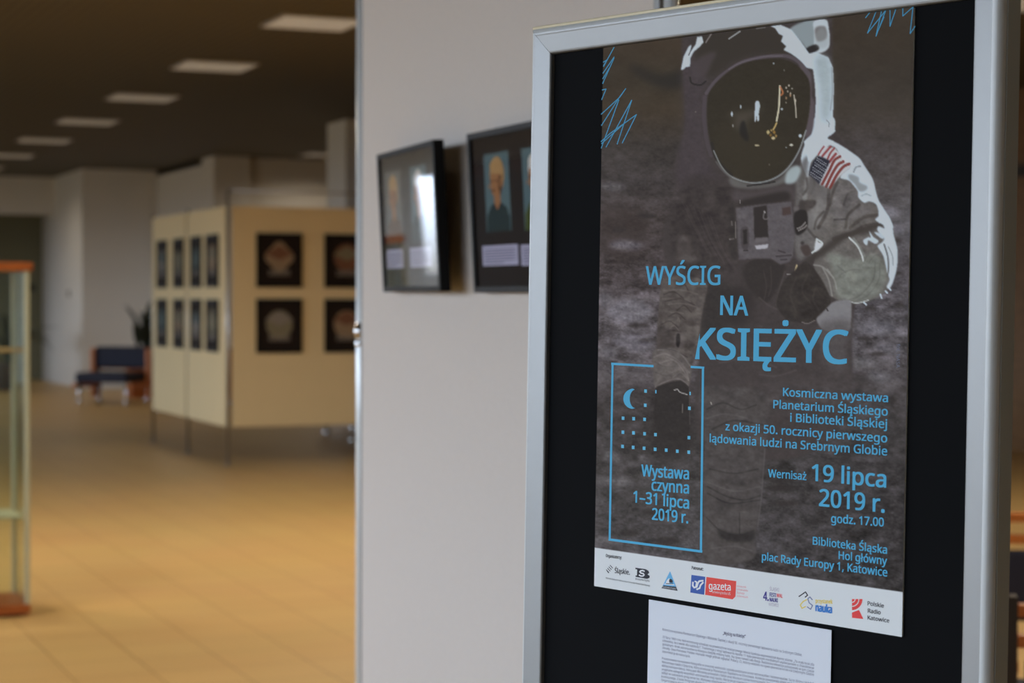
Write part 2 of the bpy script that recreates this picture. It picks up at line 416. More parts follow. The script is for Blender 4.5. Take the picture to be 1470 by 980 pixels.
# ------------------------------------------------------------------ plants
def leaf(mb, base, az, ln, up, wd, droop):
    n = 9; d = Vector((math.cos(az), math.sin(az), 0)); sd = Vector((-math.sin(az), math.cos(az), 0))
    pts = []
    for i in range(n):
        q = i/(n-1)
        c = Vector(base)+d*ln*q*(.35+.65*q)+Vector((0, 0, up*q-droop*q*q*q))
        ww = wd*math.sin(math.pi*min(1, q*.92+.06))
        pts += [c-sd*ww/2, c+Vector((0, 0, -ww*.18)), c+sd*ww/2]
    fs = []
    for i in range(n-1):
        a = i*3; fs += [(a, a+1, a+4, a+3), (a+1, a+2, a+5, a+4)]
    mb.add(pts, fs, 0, True)
t = thing('potted_plant', 'tall arching green plant in a brown pot behind the glass showcase', 'plant', Matrix.Translation((4.32, 29.0, 0)))
MB().lathe([(.001, 0), (.17, 0), (.23, .36), (.24, .40), (.21, .40), (.20, .34), (.001, .34)], 24).build('pot', M_pot, t)
mb = MB(); rnd = random.Random(7)
for k in range(16): leaf(mb, (0, 0, .36), k*2.399+.15, rnd.uniform(.55, .95), rnd.uniform(.75, 1.25), .11, rnd.uniform(.3, .75))
leaf(mb, (0, 0, .36), R(-23), .66, 1.05, .15, .85)
leaf(mb, (0, 0, .36), R(-40), .5, 1.2, .13, .55)
mb.build('foliage', M_green, t)
mb = MB()
for k in range(7): mb.tube((.02*math.cos(k), .02*math.sin(k), .34), (.08*math.cos(k), .08*math.sin(k), .75), .012, 8, .006)
mb.build('stem', M_green, t)
t = thing('potted_plant', 'dark bushy plant in an orange wooden planter behind the lounge chairs', 'plant', place(5.72, 26.2, R(0)))
MB().box(-.24, .24, -.2, .2, 0, .66).box(-.26, .26, -.22, .22, .62, .68).build('planter', M_orange, t, bevel=.006)
mb = MB()
for k in range(26): leaf(mb, (rnd.uniform(-.12, .12), rnd.uniform(-.1, .1), .66), k*2.399, rnd.uniform(.10, .34), rnd.uniform(.3, .88), .085, rnd.uniform(.02, .25))
mb.build('foliage', M_darkgreen, t)
mb = MB()
for k in range(5): mb.tube((.05*math.cos(k*2), .05*math.sin(k*2), .66), (.09*math.cos(k*2), .09*math.sin(k*2), 1.15), .01, 8, .005)
mb.build('stem', M_darkgreen, t)

# ------------------------------------------------------------------ glass showcase
SX, SY, SD, SW = 1.335, 8.37, .38, .95
t = thing('glass_showcase', 'tall glass showcase with orange wooden top and base', 'showcase', Matrix.Translation((SX-SW, SY, 0)))
MB().box(0, SW, 0, SD, .012, .052).build('base_board', M_orange, t, bevel=.004)
MB().box(.04, SW-.04, .04, SD-.04, 0, .012).build('plinth', M_trim, t)
MB().box(-.005, SW+.012, -.005, SD+.005, 1.462, 1.497).build('top_board', M_orange, t, bevel=.004)
for x in (.012, SW-.012):
    for y in (.012, SD-.012):
        MB().box(x-.010, x+.010, y-.010, y+.010, .052, 1.462).build('corner_post', M_gedge, t, bevel=.003)
MB().box(.024, SW-.024, .009, .014, .053, 1.461).build('glass_pane', M_glass, t)
MB().box(.024, SW-.024, SD-.014, SD-.009, .053, 1.461).build('glass_pane', M_glass, t)
for x in (.012, SW-.012): MB().box(x-.0025, x+.0025, .024, SD-.024, .053, 1.461).build('glass_pane', M_glass, t)
MB().box(.03, SW-.026, .026, SD-.026, 1.118, 1.130).build('shelf', mat('wooden_shelf_edge', (176, 146, 96), .5), t)
MB().box(.03, SW-.026, .026, SD-.026, .414, .424).build('shelf', M_gedge, t)

# ------------------------------------------------------------------ near exhibition screen with portraits
WX = 1.366
t = thing('exhibition_screen', 'tall pale grey exhibition screen with chrome poles holding portrait frames', 'exhibition screen', Matrix.Translation((WX, 2.64, 0)))
MB().box(-.015, .015, .006, 1.391, .28, 2.12).build('panel', M_fabric, t, bevel=.003)
MB().box(-.016, .016, -.012, .0055, .28, 2.12).build('edge_profile', M_alu, t, bevel=.002)
MB().box(-.016, .016, 1.3915, 1.396, .28, 2.12).build('edge_profile', M_alu, t, bevel=.002)
for y in (-.043, 1.409):
    q = MB().tube((-.010, y, .012), (-.010, y, 2.2), .0115, 24).build('pole', M_pole, t)
    MB().lathe([(.001, 0), (.045, 0), (.045, .008), (.013, .016), (.001, .016)], 24, (-.010, y, 0)).build('foot', M_chrome, q)
    c1 = MB().ball((-.014, y-.002, 1.279), .0135, 12).tube((-.010, y, 1.262), (-.010, y, 1.297), .0125, 24).build('connector', M_chrome, q)
    MB().ball((-.012, y, 1.252), .0125, 12).build('connector', M_chrome, q)

TILT = R(3.1)
def portrait_frame(bl, swing, label, w, h, depth):
    cs, sn = math.cos(swing), math.sin(swing)
    x = Vector((-sn, -cs, 0)); back = Vector((cs, -sn, 0)); upv = Vector((0, 0, 1))
    z = upv*math.cos(TILT) - back*math.sin(TILT); y = z.cross(x)
    t = thing('portrait_frame', label, 'framed picture', frame_matrix(bl, x, y, z), 'portrait frames on the grey screen')
    b = .011; d = depth
    MB().box(0, w, 0, d, 0, b).box(0, w, 0, d, h-b, h).box(0, b, 0, d, b, h-b).box(w-b, w, 0, d, b, h-b).build('frame', M_frameblk, t, bevel=.0012)
    MB().box(b, w-b, .006, d-.002, b, h-b).build('mount', M_mount, t)
    MB().box(b, w-b, .0028, .0042, b, h-b).build('glazing', M_pane, t)
    return t
def flat(name, parent, polys, mats, y0, step=.00012):
    """printed shapes: list of (points in x,z metres, material index), later ones lie on top"""
    mb = MB()
    for k, (pts, mi) in enumerate(polys):
        y = y0-step*k
        tri = tessellate_polygon([[Vector((p[0], p[1], 0)) for p in pts]])
        mb.add([(p[0], y, p[1]) for p in pts], tri, mi)
    return mb.build(name, mats, parent)
def ell(cx, cz, rx, rz, n=24, a0=0, a1=360):
    return [(cx+rx*math.cos(R(a0+(a1-a0)*k/(n if a1-a0 >= 360 else n-1))), cz+rz*math.sin(R(a0+(a1-a0)*k/(n if a1-a0 >= 360 else n-1)))) for k in range(n)]
C_bg = mat('photo_teal', (98, 122, 126), .7, spec=.1); C_skin = mat('photo_skin', (176, 122, 78), .7, spec=.1); C_skin2 = mat('photo_skin_shade', (112, 74, 44), .7, spec=.1)
C_hair = mat('photo_sandy_hair', (196, 154, 100), .7, spec=.1); C_hair2 = mat('photo_grey_hair', (236, 230, 220), .7, spec=.1); C_shirt = mat('photo_grey_green_shirt', (40, 58, 58), .7, spec=.1)
C_shirt2 = mat('photo_olive_jacket', (76, 88, 34), .7, spec=.1); C_cap = mat('caption_paper', (196, 192, 216), .7, spec=.1); C_line = mat('caption_ink', (120, 116, 140), .7, spec=.1)
C_dark = mat('photo_brown_shade', (96, 68, 42), .7, spec=.1); C_bgw = mat('photo_grey', (110, 112, 104), .7, spec=.1)
def portrait(parent, x0, z0, w, h, hair, shirt, bgm, y, three=True):
    X = lambda q: x0+q*w
    Z = lambda q: z0+q*h
    E = lambda cx, cz, rx, rz, **k: ell(X(cx), Z(cz), rx*w, rz*h, **k)
    polys = [([(X(0), Z(0)), (X(1), Z(0)), (X(1), Z(1)), (X(0), Z(1))], 0),
             ([(X(.02), Z(0)), (X(.05), Z(.2)), (X(.2), Z(.32)), (X(.4), Z(.38)), (X(.62), Z(.37)), (X(.85), Z(.3)), (X(.96), Z(.18)), (X(.97), Z(0))], 3),
             ([(X(.36), Z(.37)), (X(.48), Z(.27)), (X(.62), Z(.37)), (X(.62), Z(.5)), (X(.37), Z(.5))], 1),
             (E(.52, .72, .29, .235), 4),
             (E(.45, .63, .215, .19), 1),
             ([(X(.18), Z(.62)), (X(.14), Z(.57)), (X(.22), Z(.56))], 1),
             ([(X(.62), Z(.45)), (X(.70), Z(.55)), (X(.72), Z(.72)), (X(.60), Z(.70)), (X(.56), Z(.55))], 2),
             (E(.50, .83, .25, .10), 4),
             (E(.31, .645, .045, .018), 2), (E(.50, .645, .045, .018), 2), (E(.36, .525, .09, .014), 2),
             (E(.70, .62, .05, .06), 1),
             ([(X(.30), Z(.37)), (X(.48), Z(.26)), (X(.38), Z(.26))], 3), ([(X(.66), Z(.37)), (X(.48), Z(.26)), (X(.58), Z(.26))], 3)]
    flat('portrait_photo', parent, polys, [bgm, C_skin, C_skin2, shirt, hair], y)
def caption(parent, x0, z0, w, h, y, n=6):
    polys = [([(x0, z0), (x0+w, z0), (x0+w, z0+h), (x0, z0+h)], 0)]
    for k in range(n):
        zz = z0+h*(.12+.78*k/n); polys.append(([(x0+w*.06, zz), (x0+w*(.93 if k else .6), zz), (x0+w*(.93 if k else .6), zz+h*.05), (x0+w*.06, zz+h*.05)], 1))
    flat('caption_card', parent, polys, [C_cap, C_line], y, .00005)
t1 = portrait_frame((1.325, 3.814, 1.363), R(4.4), 'black portrait frame mirroring a bright window, beside the chrome pole with ball joint', .415, .283, .022)
portrait(t1, .040, .098, .115, .145, C_hair, C_dark, C_bgw, .0058)
portrait(t1, .225, .098, .115, .145, C_hair2, C_shirt, C_bg, .0058)
caption(t1, .022, .048, .125, .038, .0058); caption(t1, .200, .048, .150, .038, .0058)
t2 = portrait_frame((1.325, 3.311, 1.361), 0, 'black frame with two uniformed portraits, half hidden behind the poster stand', .415, .289, .022)
portrait(t2, .064, .108, .113, .139, C_hair, C_shirt, C_bg, .0058)
portrait(t2, .236, .106, .113, .140, C_hair2, C_shirt2, C_bg, .0058)
caption(t2, .038, .048, .163, .036, .0058); caption(t2, .214, .046, .163, .036, .0058)

# ------------------------------------------------------------------ wooden chairs behind the poster stand
def make_chair(M, label):
    t = thing('wooden_armchair', label, 'chair', M, 'orange wood armchairs in the side hall')
    MB().box(-.25, .25, -.26, .24, .38, .46).build('seat', M_navy, t, bevel=.02, segs=3)
    MB().box(-.24, .24, .235, .275, .40, .60).build('backrest', M_navy, t, bevel=.012)
    for z in (.62, .685): MB().box(-.27, .27, .245, .27, z, z+.028).build('back_rail', M_oak, t, bevel=.004)
    for sx in (-1, 1):
        MB().box(sx*.275-.02, sx*.275+.02, -.27, .27, .565, .595).build('armrest', M_oak, t, bevel=.006)
        MB().box(sx*.275-.017, sx*.275+.017, -.25, -.21, 0, .565).build('leg', M_trim, t, bevel=.003)
        MB().box(sx*.275-.017, sx*.275+.017, .235, .275, 0, .73).build('leg', M_trim, t, bevel=.003)
        MB().box(sx*.275-.013, sx*.275+.013, -.21, .235, .17, .20).build('side_stretcher', M_oak, t, bevel=.003)
    MB().box(-.262, .262, -.245, -.215, .33, .375).build('front_rail', M_oak, t, bevel=.003)
    return t
wc = make_chair(place(3.98, 4.92, R(150)), 'orange wood armchair with navy seat behind the poster stand edge')
copy_tree(wc, 'nearer orange wood armchair low at the picture corner behind the stand', place(2.93, 3.45, R(150)))

# ------------------------------------------------------------------ poster stand
BO = Vector((.7856662, 1.6391062, 1.5831))                       # top corner of the poster on the board
BU = Vector((.3176961, -.9481885, -.0027997)).normalized()        # along the poster's width
BV = Vector((.0153962, .0022063, .9998790)).normalized()          # up the poster
BB = BV.cross(BU).normalized()                                    # into the board
MBOARD = frame_matrix(BO, BU, BB, BV)
INL, INR, INT, INB = -.0691, .4118, .0003, -.680                  # inner opening of the snap frame
foot = BO + BU*(INL+INR)/2 + BB*.02; foot.z = 0
yaw = math.atan2(BU.y, BU.x)
MS = Matrix.Translation(foot) @ Matrix.Rotation(yaw, 4, 'Z')
stand = thing('poster_stand', 'black poster board in a wide silver aluminium snap frame', 'poster stand', MS)
REL = MS.inverted() @ MBOARD
# rail cross-section: (outward from the opening, towards the back)
PROF = [(0, .0012), (0, -.0028), (.0010, -.0040), (.0024, -.0044), (.0182, -.0066), (.0194, -.0069), (.0208, -.0070)]
RIDGE = PROF[:4]+[(.0182, -.0064), (.0194, -.0078), (.0208, -.0080)]      # right rail only: ridge added to draw a highlight line
for P_, h in ((PROF, .0062), (RIDGE, .0072)):
    for k in range(1, 7):
        a = R(90-15*k); P_.append((.0208+.0053*math.cos(a), -.0006-h*math.sin(a)))
    P_ += [(.0262, .0015), (.0250, .0018), (.0250, .0028), (.0262, .0031), (.0262, .0195), (0, .0195)]
def rail(side):
    g = .00018; vs = []; prof = RIDGE if side == 'right' else PROF
    for end in (0, 1):
        for s, d in prof:
            L, Rr, T, B = INL-s, INR+s, INT+s, INB-s
            if side == 'top': p = ((L+g, d, T), (Rr-g, d, T))[end]
            elif side == 'bottom': p = ((L+g, d, B), (Rr-g, d, B))[end]
            elif side == 'left': p = ((L, d, B+g), (L, d, T-g))[end]
            else: p = ((Rr, d, B+g), (Rr, d, T-g))[end]
            vs.append(p)
    n = len(PROF); mb = MB()
    fs = []; mi = []
    for k in range(n):
        j = (k+1) % n
        mb.add([vs[k], vs[j], vs[n+j], vs[n+k]], [(0, 1, 2, 3)], 1 if 13 <= k <= 17 and k != 14 else 2 if (4 if side == 'right' else 6) <= k <= 12 else 0, False)
    mb.add(vs[:n], [tuple(range(n))], 0); mb.add(vs[n:], [tuple(range(n))], 0)
    return mb
for sd in ('top', 'bottom', 'left', 'right'):
    o = rail(sd).build('frame_rail', [M_alu, M_aludark, M_edge], stand, M=REL)
highlight_strip = MB().tube((INL-.0256, -.0030, INT+.0266), (INR+.0256, -.0030, INT+.0266), .0015, 12).build('top_highlight_strip', mat('cream_edge_highlight', (236, 222, 186), .35), stand, M=REL)  # added cream strip stands in for the highlight along the top rail
MB().box(INL-.02, INR+.02, .0012, .016, INB-.02, INT+.02).build('backing_board', M_black, stand, M=REL)
for sx in (-.17, .17):
    q = MB().tube((sx, .012, .03), (sx, .012, .95), .014, 20).build('leg', M_alu, stand)
    MB().box(sx-.025, sx+.025, -.22, .25, 0, .03).build('foot_bar', M_aludark, q, bevel=.008)
MB().tube((-.17, .012, .45), (.17, .012, .45), .010, 16).build('cross_bar', M_alu, stand)

# ---- printing helpers: the print was traced at photo scale; this plane-to-plane map turns a
# traced point into metres on the sheet (u across, v down from the poster's top corner)
HI = np.array([[.0013928488494008213, 2.386966787002022e-05, -1.2097457752614442],
               [.0001271556255163408, .0009696952971400686, -.17693400219589905],
               [.0005754644592482016, 2.504674827922248e-06, 1.0]])
HF = np.linalg.inv(HI)
def uv(x, y):
    q = HI @ np.array((x, y, 1.0)); return q[0]/q[2], q[1]/q[2]
EB = np.array((.585, .625, .715))            # daylight falling on the sheet (keeps traced tones as ink tones)
def ink(r, g, b):
    return tuple(float(x) for x in np.clip(lin((r, g, b))/EB, 0.002, .95))
_inks = {}
def inkmat(c, rough=.6):
    if c not in _inks:
        _inks[c] = mat('ink_%d_%d_%d' % c, ink(*c), rough, spec=.3)
    return _inks[c]

class Ink(MB):
    """flat printing on a sheet: x = u, y = -height above the board, z = -v"""
    def __init__(s, h): super().__init__(); s.h = h
    def poly(s, pts, lift=0.0, mi=0):
        q = [uv(*p) for p in pts]
        tri = tessellate_polygon([[Vector((a, -b, 0)) for a, b in q]])
        s.add([(a, -(s.h+lift), -b) for a, b in q], tri, mi); return s
    def stroke(s, pts, wd, lift=0.0, mi=0):
        for k in range(len(pts)-1):
            a, b = np.array(pts[k], float), np.array(pts[k+1], float)
            d = b-a; L = np.hypot(*d)
            if L < 1e-6: continue
            n = np.array((-d[1], d[0]))/L*wd/2; e = d/L*wd*.3
            s.poly([a-e+n, b+e+n, b+e-n, a-e-n], lift+1e-6*(len(s.f) % 7), mi)
        return s
    def text(s, body, pl, pr, cap, off=0.0, lift=0.0, mi=0, font=None):
        """body set between two base-line points, with its capital height, all at traced scale"""
        if off > 0:                                   # heavier weight: overprint slightly shifted
            kx, ky = off*.55*cap, off*.33*cap
            for i, (qx, qy) in enumerate(((-1, -1), (1, -1), (-1, 1), (1, 1), (0, 0))):
                dy = -ky+qy*ky
                s.text(body, (pl[0]+kx+qx*kx, pl[1]+dy), (pr[0]-kx+qx*kx, pr[1]+dy), cap-2*ky, 0, lift+i*1.0e-5, mi)
            return s
        vs, fs, capu = glyphs(body, 0, font)
        if not len(vs): return s
        a, b = np.array(uv(*pl)), np.array(uv(*pr))
        d = b-a; L = np.hypot(*d); ux = d/L; uy = np.array((ux[1], -ux[0]))      # up in (u,v) is -v
        c = np.array(uv(pl[0], pl[1]-cap))-a; hc = np.hypot(*c)
        x0, x1 = vs[:, 0].min(), vs[:, 0].max()
        P = a + np.outer((vs[:, 0]-x0)/(x1-x0)*L, ux) + np.outer(vs[:, 1]/capu*hc, uy)
        s.add([(p[0], -(s.h+lift), -p[1]) for p in P], fs, mi); return s

_font = [None, False]
def the_font():
    if not _font[1]:
        _font[1] = True
        try:
            _font[0] = bpy.data.fonts.load(os.path.join(bpy.utils.system_resource('DATAFILES'), 'fonts', 'NotoSansHebrew-Regular.woff2'))
        except Exception:
            _font[0] = None
    return _font[0]
_gc = {}
def glyphs(body, off, font=None):
    k = (body, off)
    if k in _gc: return _gc[k]
    def ev(txt):
        c = bpy.data.curves.new('lettering_outline', 'FONT'); c.body = txt; c.size = 1; c.offset = off; c.resolution_u = 5
        f = the_font()
        if f: c.font = f
        o = bpy.data.objects.new('lettering_outline', c); col.objects.link(o)
        bpy.context.view_layer.update()
        dg = bpy.context.evaluated_depsgraph_get()
        me = o.evaluated_get(dg).to_mesh()
        v = np.empty(len(me.vertices)*3); me.vertices.foreach_get('co', v); v = v.reshape(-1, 3)[:, :2].copy()
        f = [tuple(p.vertices) for p in me.polygons]
        o.evaluated_get(dg).to_mesh_clear()
        bpy.data.objects.remove(o); bpy.data.curves.remove(c)
        return v, f
    v, f = ev(body)
    h, _ = ev('H')
    _gc[k] = (v, f, h[:, 1].max()-off)
    return _gc[k]

# ------------------------------------------------------------------ the poster: printed sheet
SS = 1.5; OX, OY, CW, CH = 842, 0, 488, 926
W_, H_ = int(CW*SS), int(CH*SS)
yy, xx = np.mgrid[0:H_, 0:W_].astype(np.float32)
PXX, PYY = xx/SS+OX, yy/SS+OY                      # traced coordinates of every canvas dot
CV = np.zeros((H_, W_, 3), np.float32)

def blur(a, s):
    if s <= 0: return a
    r = max(1, int(s*2.6)); k = np.exp(-.5*(np.arange(-r, r+1)/s)**2); k /= k.sum()
    p = np.pad(a, ((r, r), (r, r)), mode='edge')
    p = sum(k[i]*p[i:i+a.shape[0], :] for i in range(2*r+1))
    return sum(k[i]*p[:, i:i+a.shape[1]] for i in range(2*r+1)).astype(np.float32)
def smooth_closed(pts, n=5):
    P = np.array(pts, float); N = len(P); out = []
    for i in range(N):
        p0, p1, p2, p3 = P[i-1], P[i], P[(i+1) % N], P[(i+2) % N]
        for j in range(n):
            t = j/n
            out.append(.5*((2*p1)+(-p0+p2)*t+(2*p0-5*p1+4*p2-p3)*t*t+(-p0+3*p1-3*p2+p3)*t**3))
    return np.array(out)
def region(pts, pad):
    P = np.asarray(pts, float)
    x0 = int(max(0, (P[:, 0].min()-OX)*SS-pad)); x1 = int(min(W_, (P[:, 0].max()-OX)*SS+pad+2))
    y0 = int(max(0, (P[:, 1].min()-OY)*SS-pad)); y1 = int(min(H_, (P[:, 1].max()-OY)*SS+pad+2))
    return x0, x1, y0, y1
def lay(sl, mask, color):
    c = np.array(color, np.float32)
    CV[sl] = CV[sl]*(1-mask[..., None])+c*mask[..., None]
def poly(pts, color, alpha=1.0, soft=.7, curve=True, tex=0.0):
    if curve: pts = smooth_closed(pts)
    P = np.asarray(pts, float); pad = soft*SS*3+3
    x0, x1, y0, y1 = region(P, pad)
    if x1 <= x0 or y1 <= y0: return
    X, Y = PXX[y0:y1, x0:x1], PYY[y0:y1, x0:x1]
    m = np.zeros(X.shape, bool)
    for i in range(len(P)):
        (xa, ya), (xb, yb) = P[i-1], P[i]
        if ya == yb: continue
        m ^= ((ya > Y) != (yb > Y)) & (X < (xb-xa)*(Y-ya)/(yb-ya)+xa)
    k = blur(m.astype(np.float32), soft*SS)*alpha
    c = np.array(color, np.float32)
    if tex: c = c+NZ[y0:y1, x0:x1, None]*tex
    CV[y0:y1, x0:x1] = CV[y0:y1, x0:x1]*(1-k[..., None])+c*k[..., None]
def stroke(pts, wd, color, alpha=1.0, soft=.5, curve=True):
    P = np.asarray(pts, float)
    if curve and len(P) > 2:
        Q = []; E = np.vstack([2*P[0]-P[1], P, 2*P[-1]-P[-2]])
        for i in range(1, len(E)-2):
            for j in range(6):
                t = j/6; p0, p1, p2, p3 = E[i-1], E[i], E[i+1], E[i+2]
                Q.append(.5*((2*p1)+(-p0+p2)*t+(2*p0-5*p1+4*p2-p3)*t*t+(-p0+3*p1-3*p2+p3)*t**3))
        P = np.array(Q+[P[-1]])
    x0, x1, y0, y1 = region(P, (wd+soft*3)*SS+3)
    if x1 <= x0 or y1 <= y0: return
    X, Y = PXX[y0:y1, x0:x1], PYY[y0:y1, x0:x1]
    D = np.full(X.shape, 1e9, np.float32)
    for i in range(len(P)-1):
        (xa, ya), (xb, yb) = P[i], P[i+1]; dx, dy = xb-xa, yb-ya; l2 = dx*dx+dy*dy+1e-9
        t = np.clip(((X-xa)*dx+(Y-ya)*dy)/l2, 0, 1)
        D = np.minimum(D, np.hypot(X-xa-t*dx, Y-ya-t*dy))
    k = np.clip((wd/2-D)/max(soft, .3)+.5, 0, 1)*alpha
    lay((slice(y0, y1), slice(x0, x1)), k, color)
rg = np.random.default_rng(11)
def vnoise(cx, cy):
    """smooth value noise with cells cx by cy traced dots"""
    nx, ny = int(CW/cx)+3, int(CH/cy)+3
    g = rg.standard_normal((ny, nx)).astype(np.float32)
    fx, fy = (PXX-OX)/cx, (PYY-OY)/cy
    ix, iy = fx.astype(int), fy.astype(int); tx, ty = fx-ix, fy-iy
    tx, ty = tx*tx*(3-2*tx), ty*ty*(3-2*ty)
    return (g[iy, ix]*(1-tx)+g[iy, ix+1]*tx)*(1-ty)+(g[iy+1, ix]*(1-tx)+g[iy+1, ix+1]*tx)*ty
NZ = .5*vnoise(9, 6)+.5*vnoise(4, 3)+.4*vnoise(2, 1.6)          # suit mottling
LU = .6*vnoise(36, 17)+.55*vnoise(17, 9)+.45*vnoise(8, 5)+.4*vnoise(4, 2)+.35*vnoise(2, 1.3)     # lunar soil, wider than tall
BIG = vnoise(120, 70)
# ground tones down the picture
ky = [0, 60, 110, 160, 210, 260, 320, 400, 460, 520, 560, 620, 700, 780, 930]
kl = [(68, 56, 42), (65, 54, 42), (58, 50, 39), (64, 54, 42), (63, 57, 54), (66, 60, 60), (66, 58, 57), (72, 64, 66), (88, 82, 87), (86, 80, 84), (66, 60, 61), (62, 57, 57), (66, 62, 62), (74, 70, 73), (76, 72, 75)]
kr = [(64, 55, 46), (62, 54, 45), (60, 53, 46), (66, 59, 53), (70, 64, 64), (76, 71, 72), (90, 87, 92), (84, 79, 85), (86, 82, 88), (84, 79, 83), (72, 67, 69), (62, 58, 59), (56, 52, 53), (54, 50, 51), (52, 49, 50)]
for c in range(3):
    a = np.interp(PYY, ky, [k[c] for k in kl]); b = np.interp(PYY, ky, [k[c] for k in kr])
    t_ = np.clip((PXX-960)/280, 0, 1); CV[..., c] = a*(1-t_)+b*t_
amp = np.interp(PYY, [0, 150, 220, 330, 430, 500, 560, 640, 800], [1.2, 2.4, 7, 11, 19, 21, 10, 11, 14])
for c, g in enumerate((.96, .95, 1.07)): CV[..., c] += LU*amp*g*.9
CV += (BIG*1.6)[..., None]
z1 = lambda *p: [(960+x/3.768, 20+y/3.768) for x, y in p]
z2 = lambda *p: [(1150+x/6.125, 170+y/6.125) for x, y in p]
z3 = lambda *p: [(1150+x/6.125, 310+y/6.125) for x, y in p]
z4 = lambda *p: [(920+x/6.125, 250+y/6.125) for x, y in p]
z5 = lambda *p: [(1030+x/6.125, 250+y/6.125) for x, y in p]
z6 = lambda *p: [(1030+x/4.9, 370+y/4.9) for x, y in p]
z7 = lambda *p: [(900+x/4.456, 400+y/4.456) for x, y in p]
z8 = lambda *p: [(960+x/3.16, 540+y/3.16) for x, y in p]
WH = (190, 205, 223)
# dark dune and craters
poly([(905, 92), (925, 100), (950, 108), (985, 102), (985, 122), (960, 128), (935, 118), (915, 106)], (40, 37, 33), .8, 5)
poly([(862, 300), (900, 296), (930, 320), (920, 372), (880, 372), (860, 340)], (58, 48, 45), .55, 7)
for (x, y, a, b, c) in ((900, 352, 26, 7, (104, 100, 112)), (880, 268, 22, 6, (84, 80, 86)), (905, 446, 34, 16, (112, 109, 120)), (868, 430, 18, 10, (96, 92, 100)), (912, 490, 30, 14, (108, 104, 115)), (872, 505, 16, 9, (98, 94, 102)), (1268, 305, 26, 10, (112, 110, 122)), (1285, 330, 16, 7, (110, 108, 120)), (1262, 470, 26, 9, (102, 100, 110)), (1275, 500, 22, 8, (98, 95, 104)), (885, 690, 28, 5, (98, 94, 99)), (872, 775, 22, 5, (104, 100, 106)), (985, 812, 30, 4, (98, 95, 100)), (1238, 520, 20, 7, (104, 102, 108)), (1262, 540, 18, 6, (100, 98, 106)), (880, 655, 14, 8, (84, 80, 84))):
    poly([(x-a, y), (x-a*.4, y-b), (x+a*.5, y-b*.8), (x+a, y+b*.1), (x+a*.4, y+b), (x-a*.5, y+b*.8)], tuple(q+12 for q in c), .72, 3.5, True, 20)
for (x, y, a, b) in ((918, 467, 17, 3), (930, 488, 14, 2.5), (915, 478, 22, 1.6), (1243, 486, 12, 3), (1262, 508, 14, 3), (1250, 443, 10, 3), (1288, 392, 12, 3), (1292, 437, 8, 4), (1285, 345, 12, 4), (1278, 575, 11, 6), (860, 590, 10, 9), (905, 765, 15, 5), (948, 735, 30, 6), (905, 600, 18, 6), (1120, 700, 24, 5), (1118, 690, 16, 4), (1130, 722, 22, 4), (930, 310, 14, 4), (890, 330, 12, 4), (958, 776, 20, 6)):
    poly([(x-a, y), (x, y-b), (x+a, y), (x, y+b)], (48, 42, 40), .75, 1.8, True, 5)
# body and pack in shade
poly([(980, 60), (1000, 44), (1180, 20), (1196, 40), (1198, 180), (1235, 230), (1240, 330), (1225, 470), (1222, 560), (1180, 640), (1105, 660), (1010, 640), (1000, 560), (1004, 480), (960, 390), (953, 341), (965, 300), (977, 282), (966, 250), (972, 225), (984, 178), (983, 120)], (65, 58, 58), 1, 1.5, True, 3)
poly([(980, 100), (1005, 60), (1020, 90), (1010, 140), (1014, 200), (1022, 240), (1040, 262), (1000, 280), (975, 268), (975, 226), (984, 178)], (70, 62, 66), .9, 4, True, 3)
poly([(1000, 56), (1060, 40), (1118, 40), (1130, 80), (1095, 78), (1050, 92), (1025, 110), (1005, 100)], (56, 50, 44), .95, 4)
poly(z1((170, 235), (260, 205), (235, 270), (205, 330), (140, 340), (130, 290)), (76, 68, 72), .8, 2.5)
stroke(z1((120, 345), (130, 375), (175, 385), (205, 365)), 2.5, (44, 40, 38), .9)
# shoulder and chest in shade
poly([(985, 262), (1030, 255), (1085, 300), (1050, 370), (1020, 410), (985, 400), (966, 350), (962, 318)], (58, 51, 50), .9, 6, True, 3)
for k in range(12):
    xa = 985+k*4; stroke([(xa-8, 288+k*2), (xa+10, 325+k*3), (xa+28, 360+k*2.4)], 1.6, (84, 76, 78) if k % 3 else (50, 44, 43), (.12, .3, .2, .36)[k % 4], 1.8)
# viewer-side arm hanging
arm = z7((225, 40), (212, 150), (203, 250), (200, 340), (195, 440), (175, 465), (168, 520), (176, 620), (190, 695), (260, 668), (350, 650), (398, 690), (412, 640), (418, 560), (440, 510), (455, 430), (472, 330), (490, 200), (520, 50), (470, 0), (330, -20), (250, 0))
poly(z7((505, 60), (690, 50), (730, 220), (620, 330), (520, 350), (480, 345), (490, 210)), (49, 44, 42), .85, 5, True, 3)
poly(arm, (85, 78, 76), 1, .9, True, 5)
poly(z4((330, 600), (365, 535), (400, 535), (440, 590), (455, 660), (500, 720), (560, 760), (340, 770), (325, 690)), (84, 77, 76), .9, 3, True, 4)
for k in range(13):
    y = 412+k*5.2; x0_ = 949-k*.25; x1_ = 1012-k*.75; ta, tb = sorted((rg.uniform(0, .5), rg.uniform(.45, 1)))
    pa, pb = x0_+3+(x1_-x0_-6)*ta, x0_+3+(x1_-x0_-6)*tb
    stroke([(pa, y+rg.uniform(-3, 3)), ((pa+pb)/2, y-2+rg.uniform(-3, 3)), (pb, y+3+rg.uniform(-3, 3))], 1.5, (114, 105, 103) if k % 2 else (50, 43, 42), .6, 1.5)
poly(z7((200, 330), (240, 310), (290, 320), (300, 400), (260, 440), (200, 450)), (70, 63, 62), .7, 2)
poly(z7((310, 370), (340, 335), (375, 370), (370, 430), (335, 450), (305, 420)), (98, 90, 90), .7, 1.5)
poly(z7((322, 360), (342, 352), (346, 400), (335, 440), (320, 420)), (38, 33, 32), .9, .8)
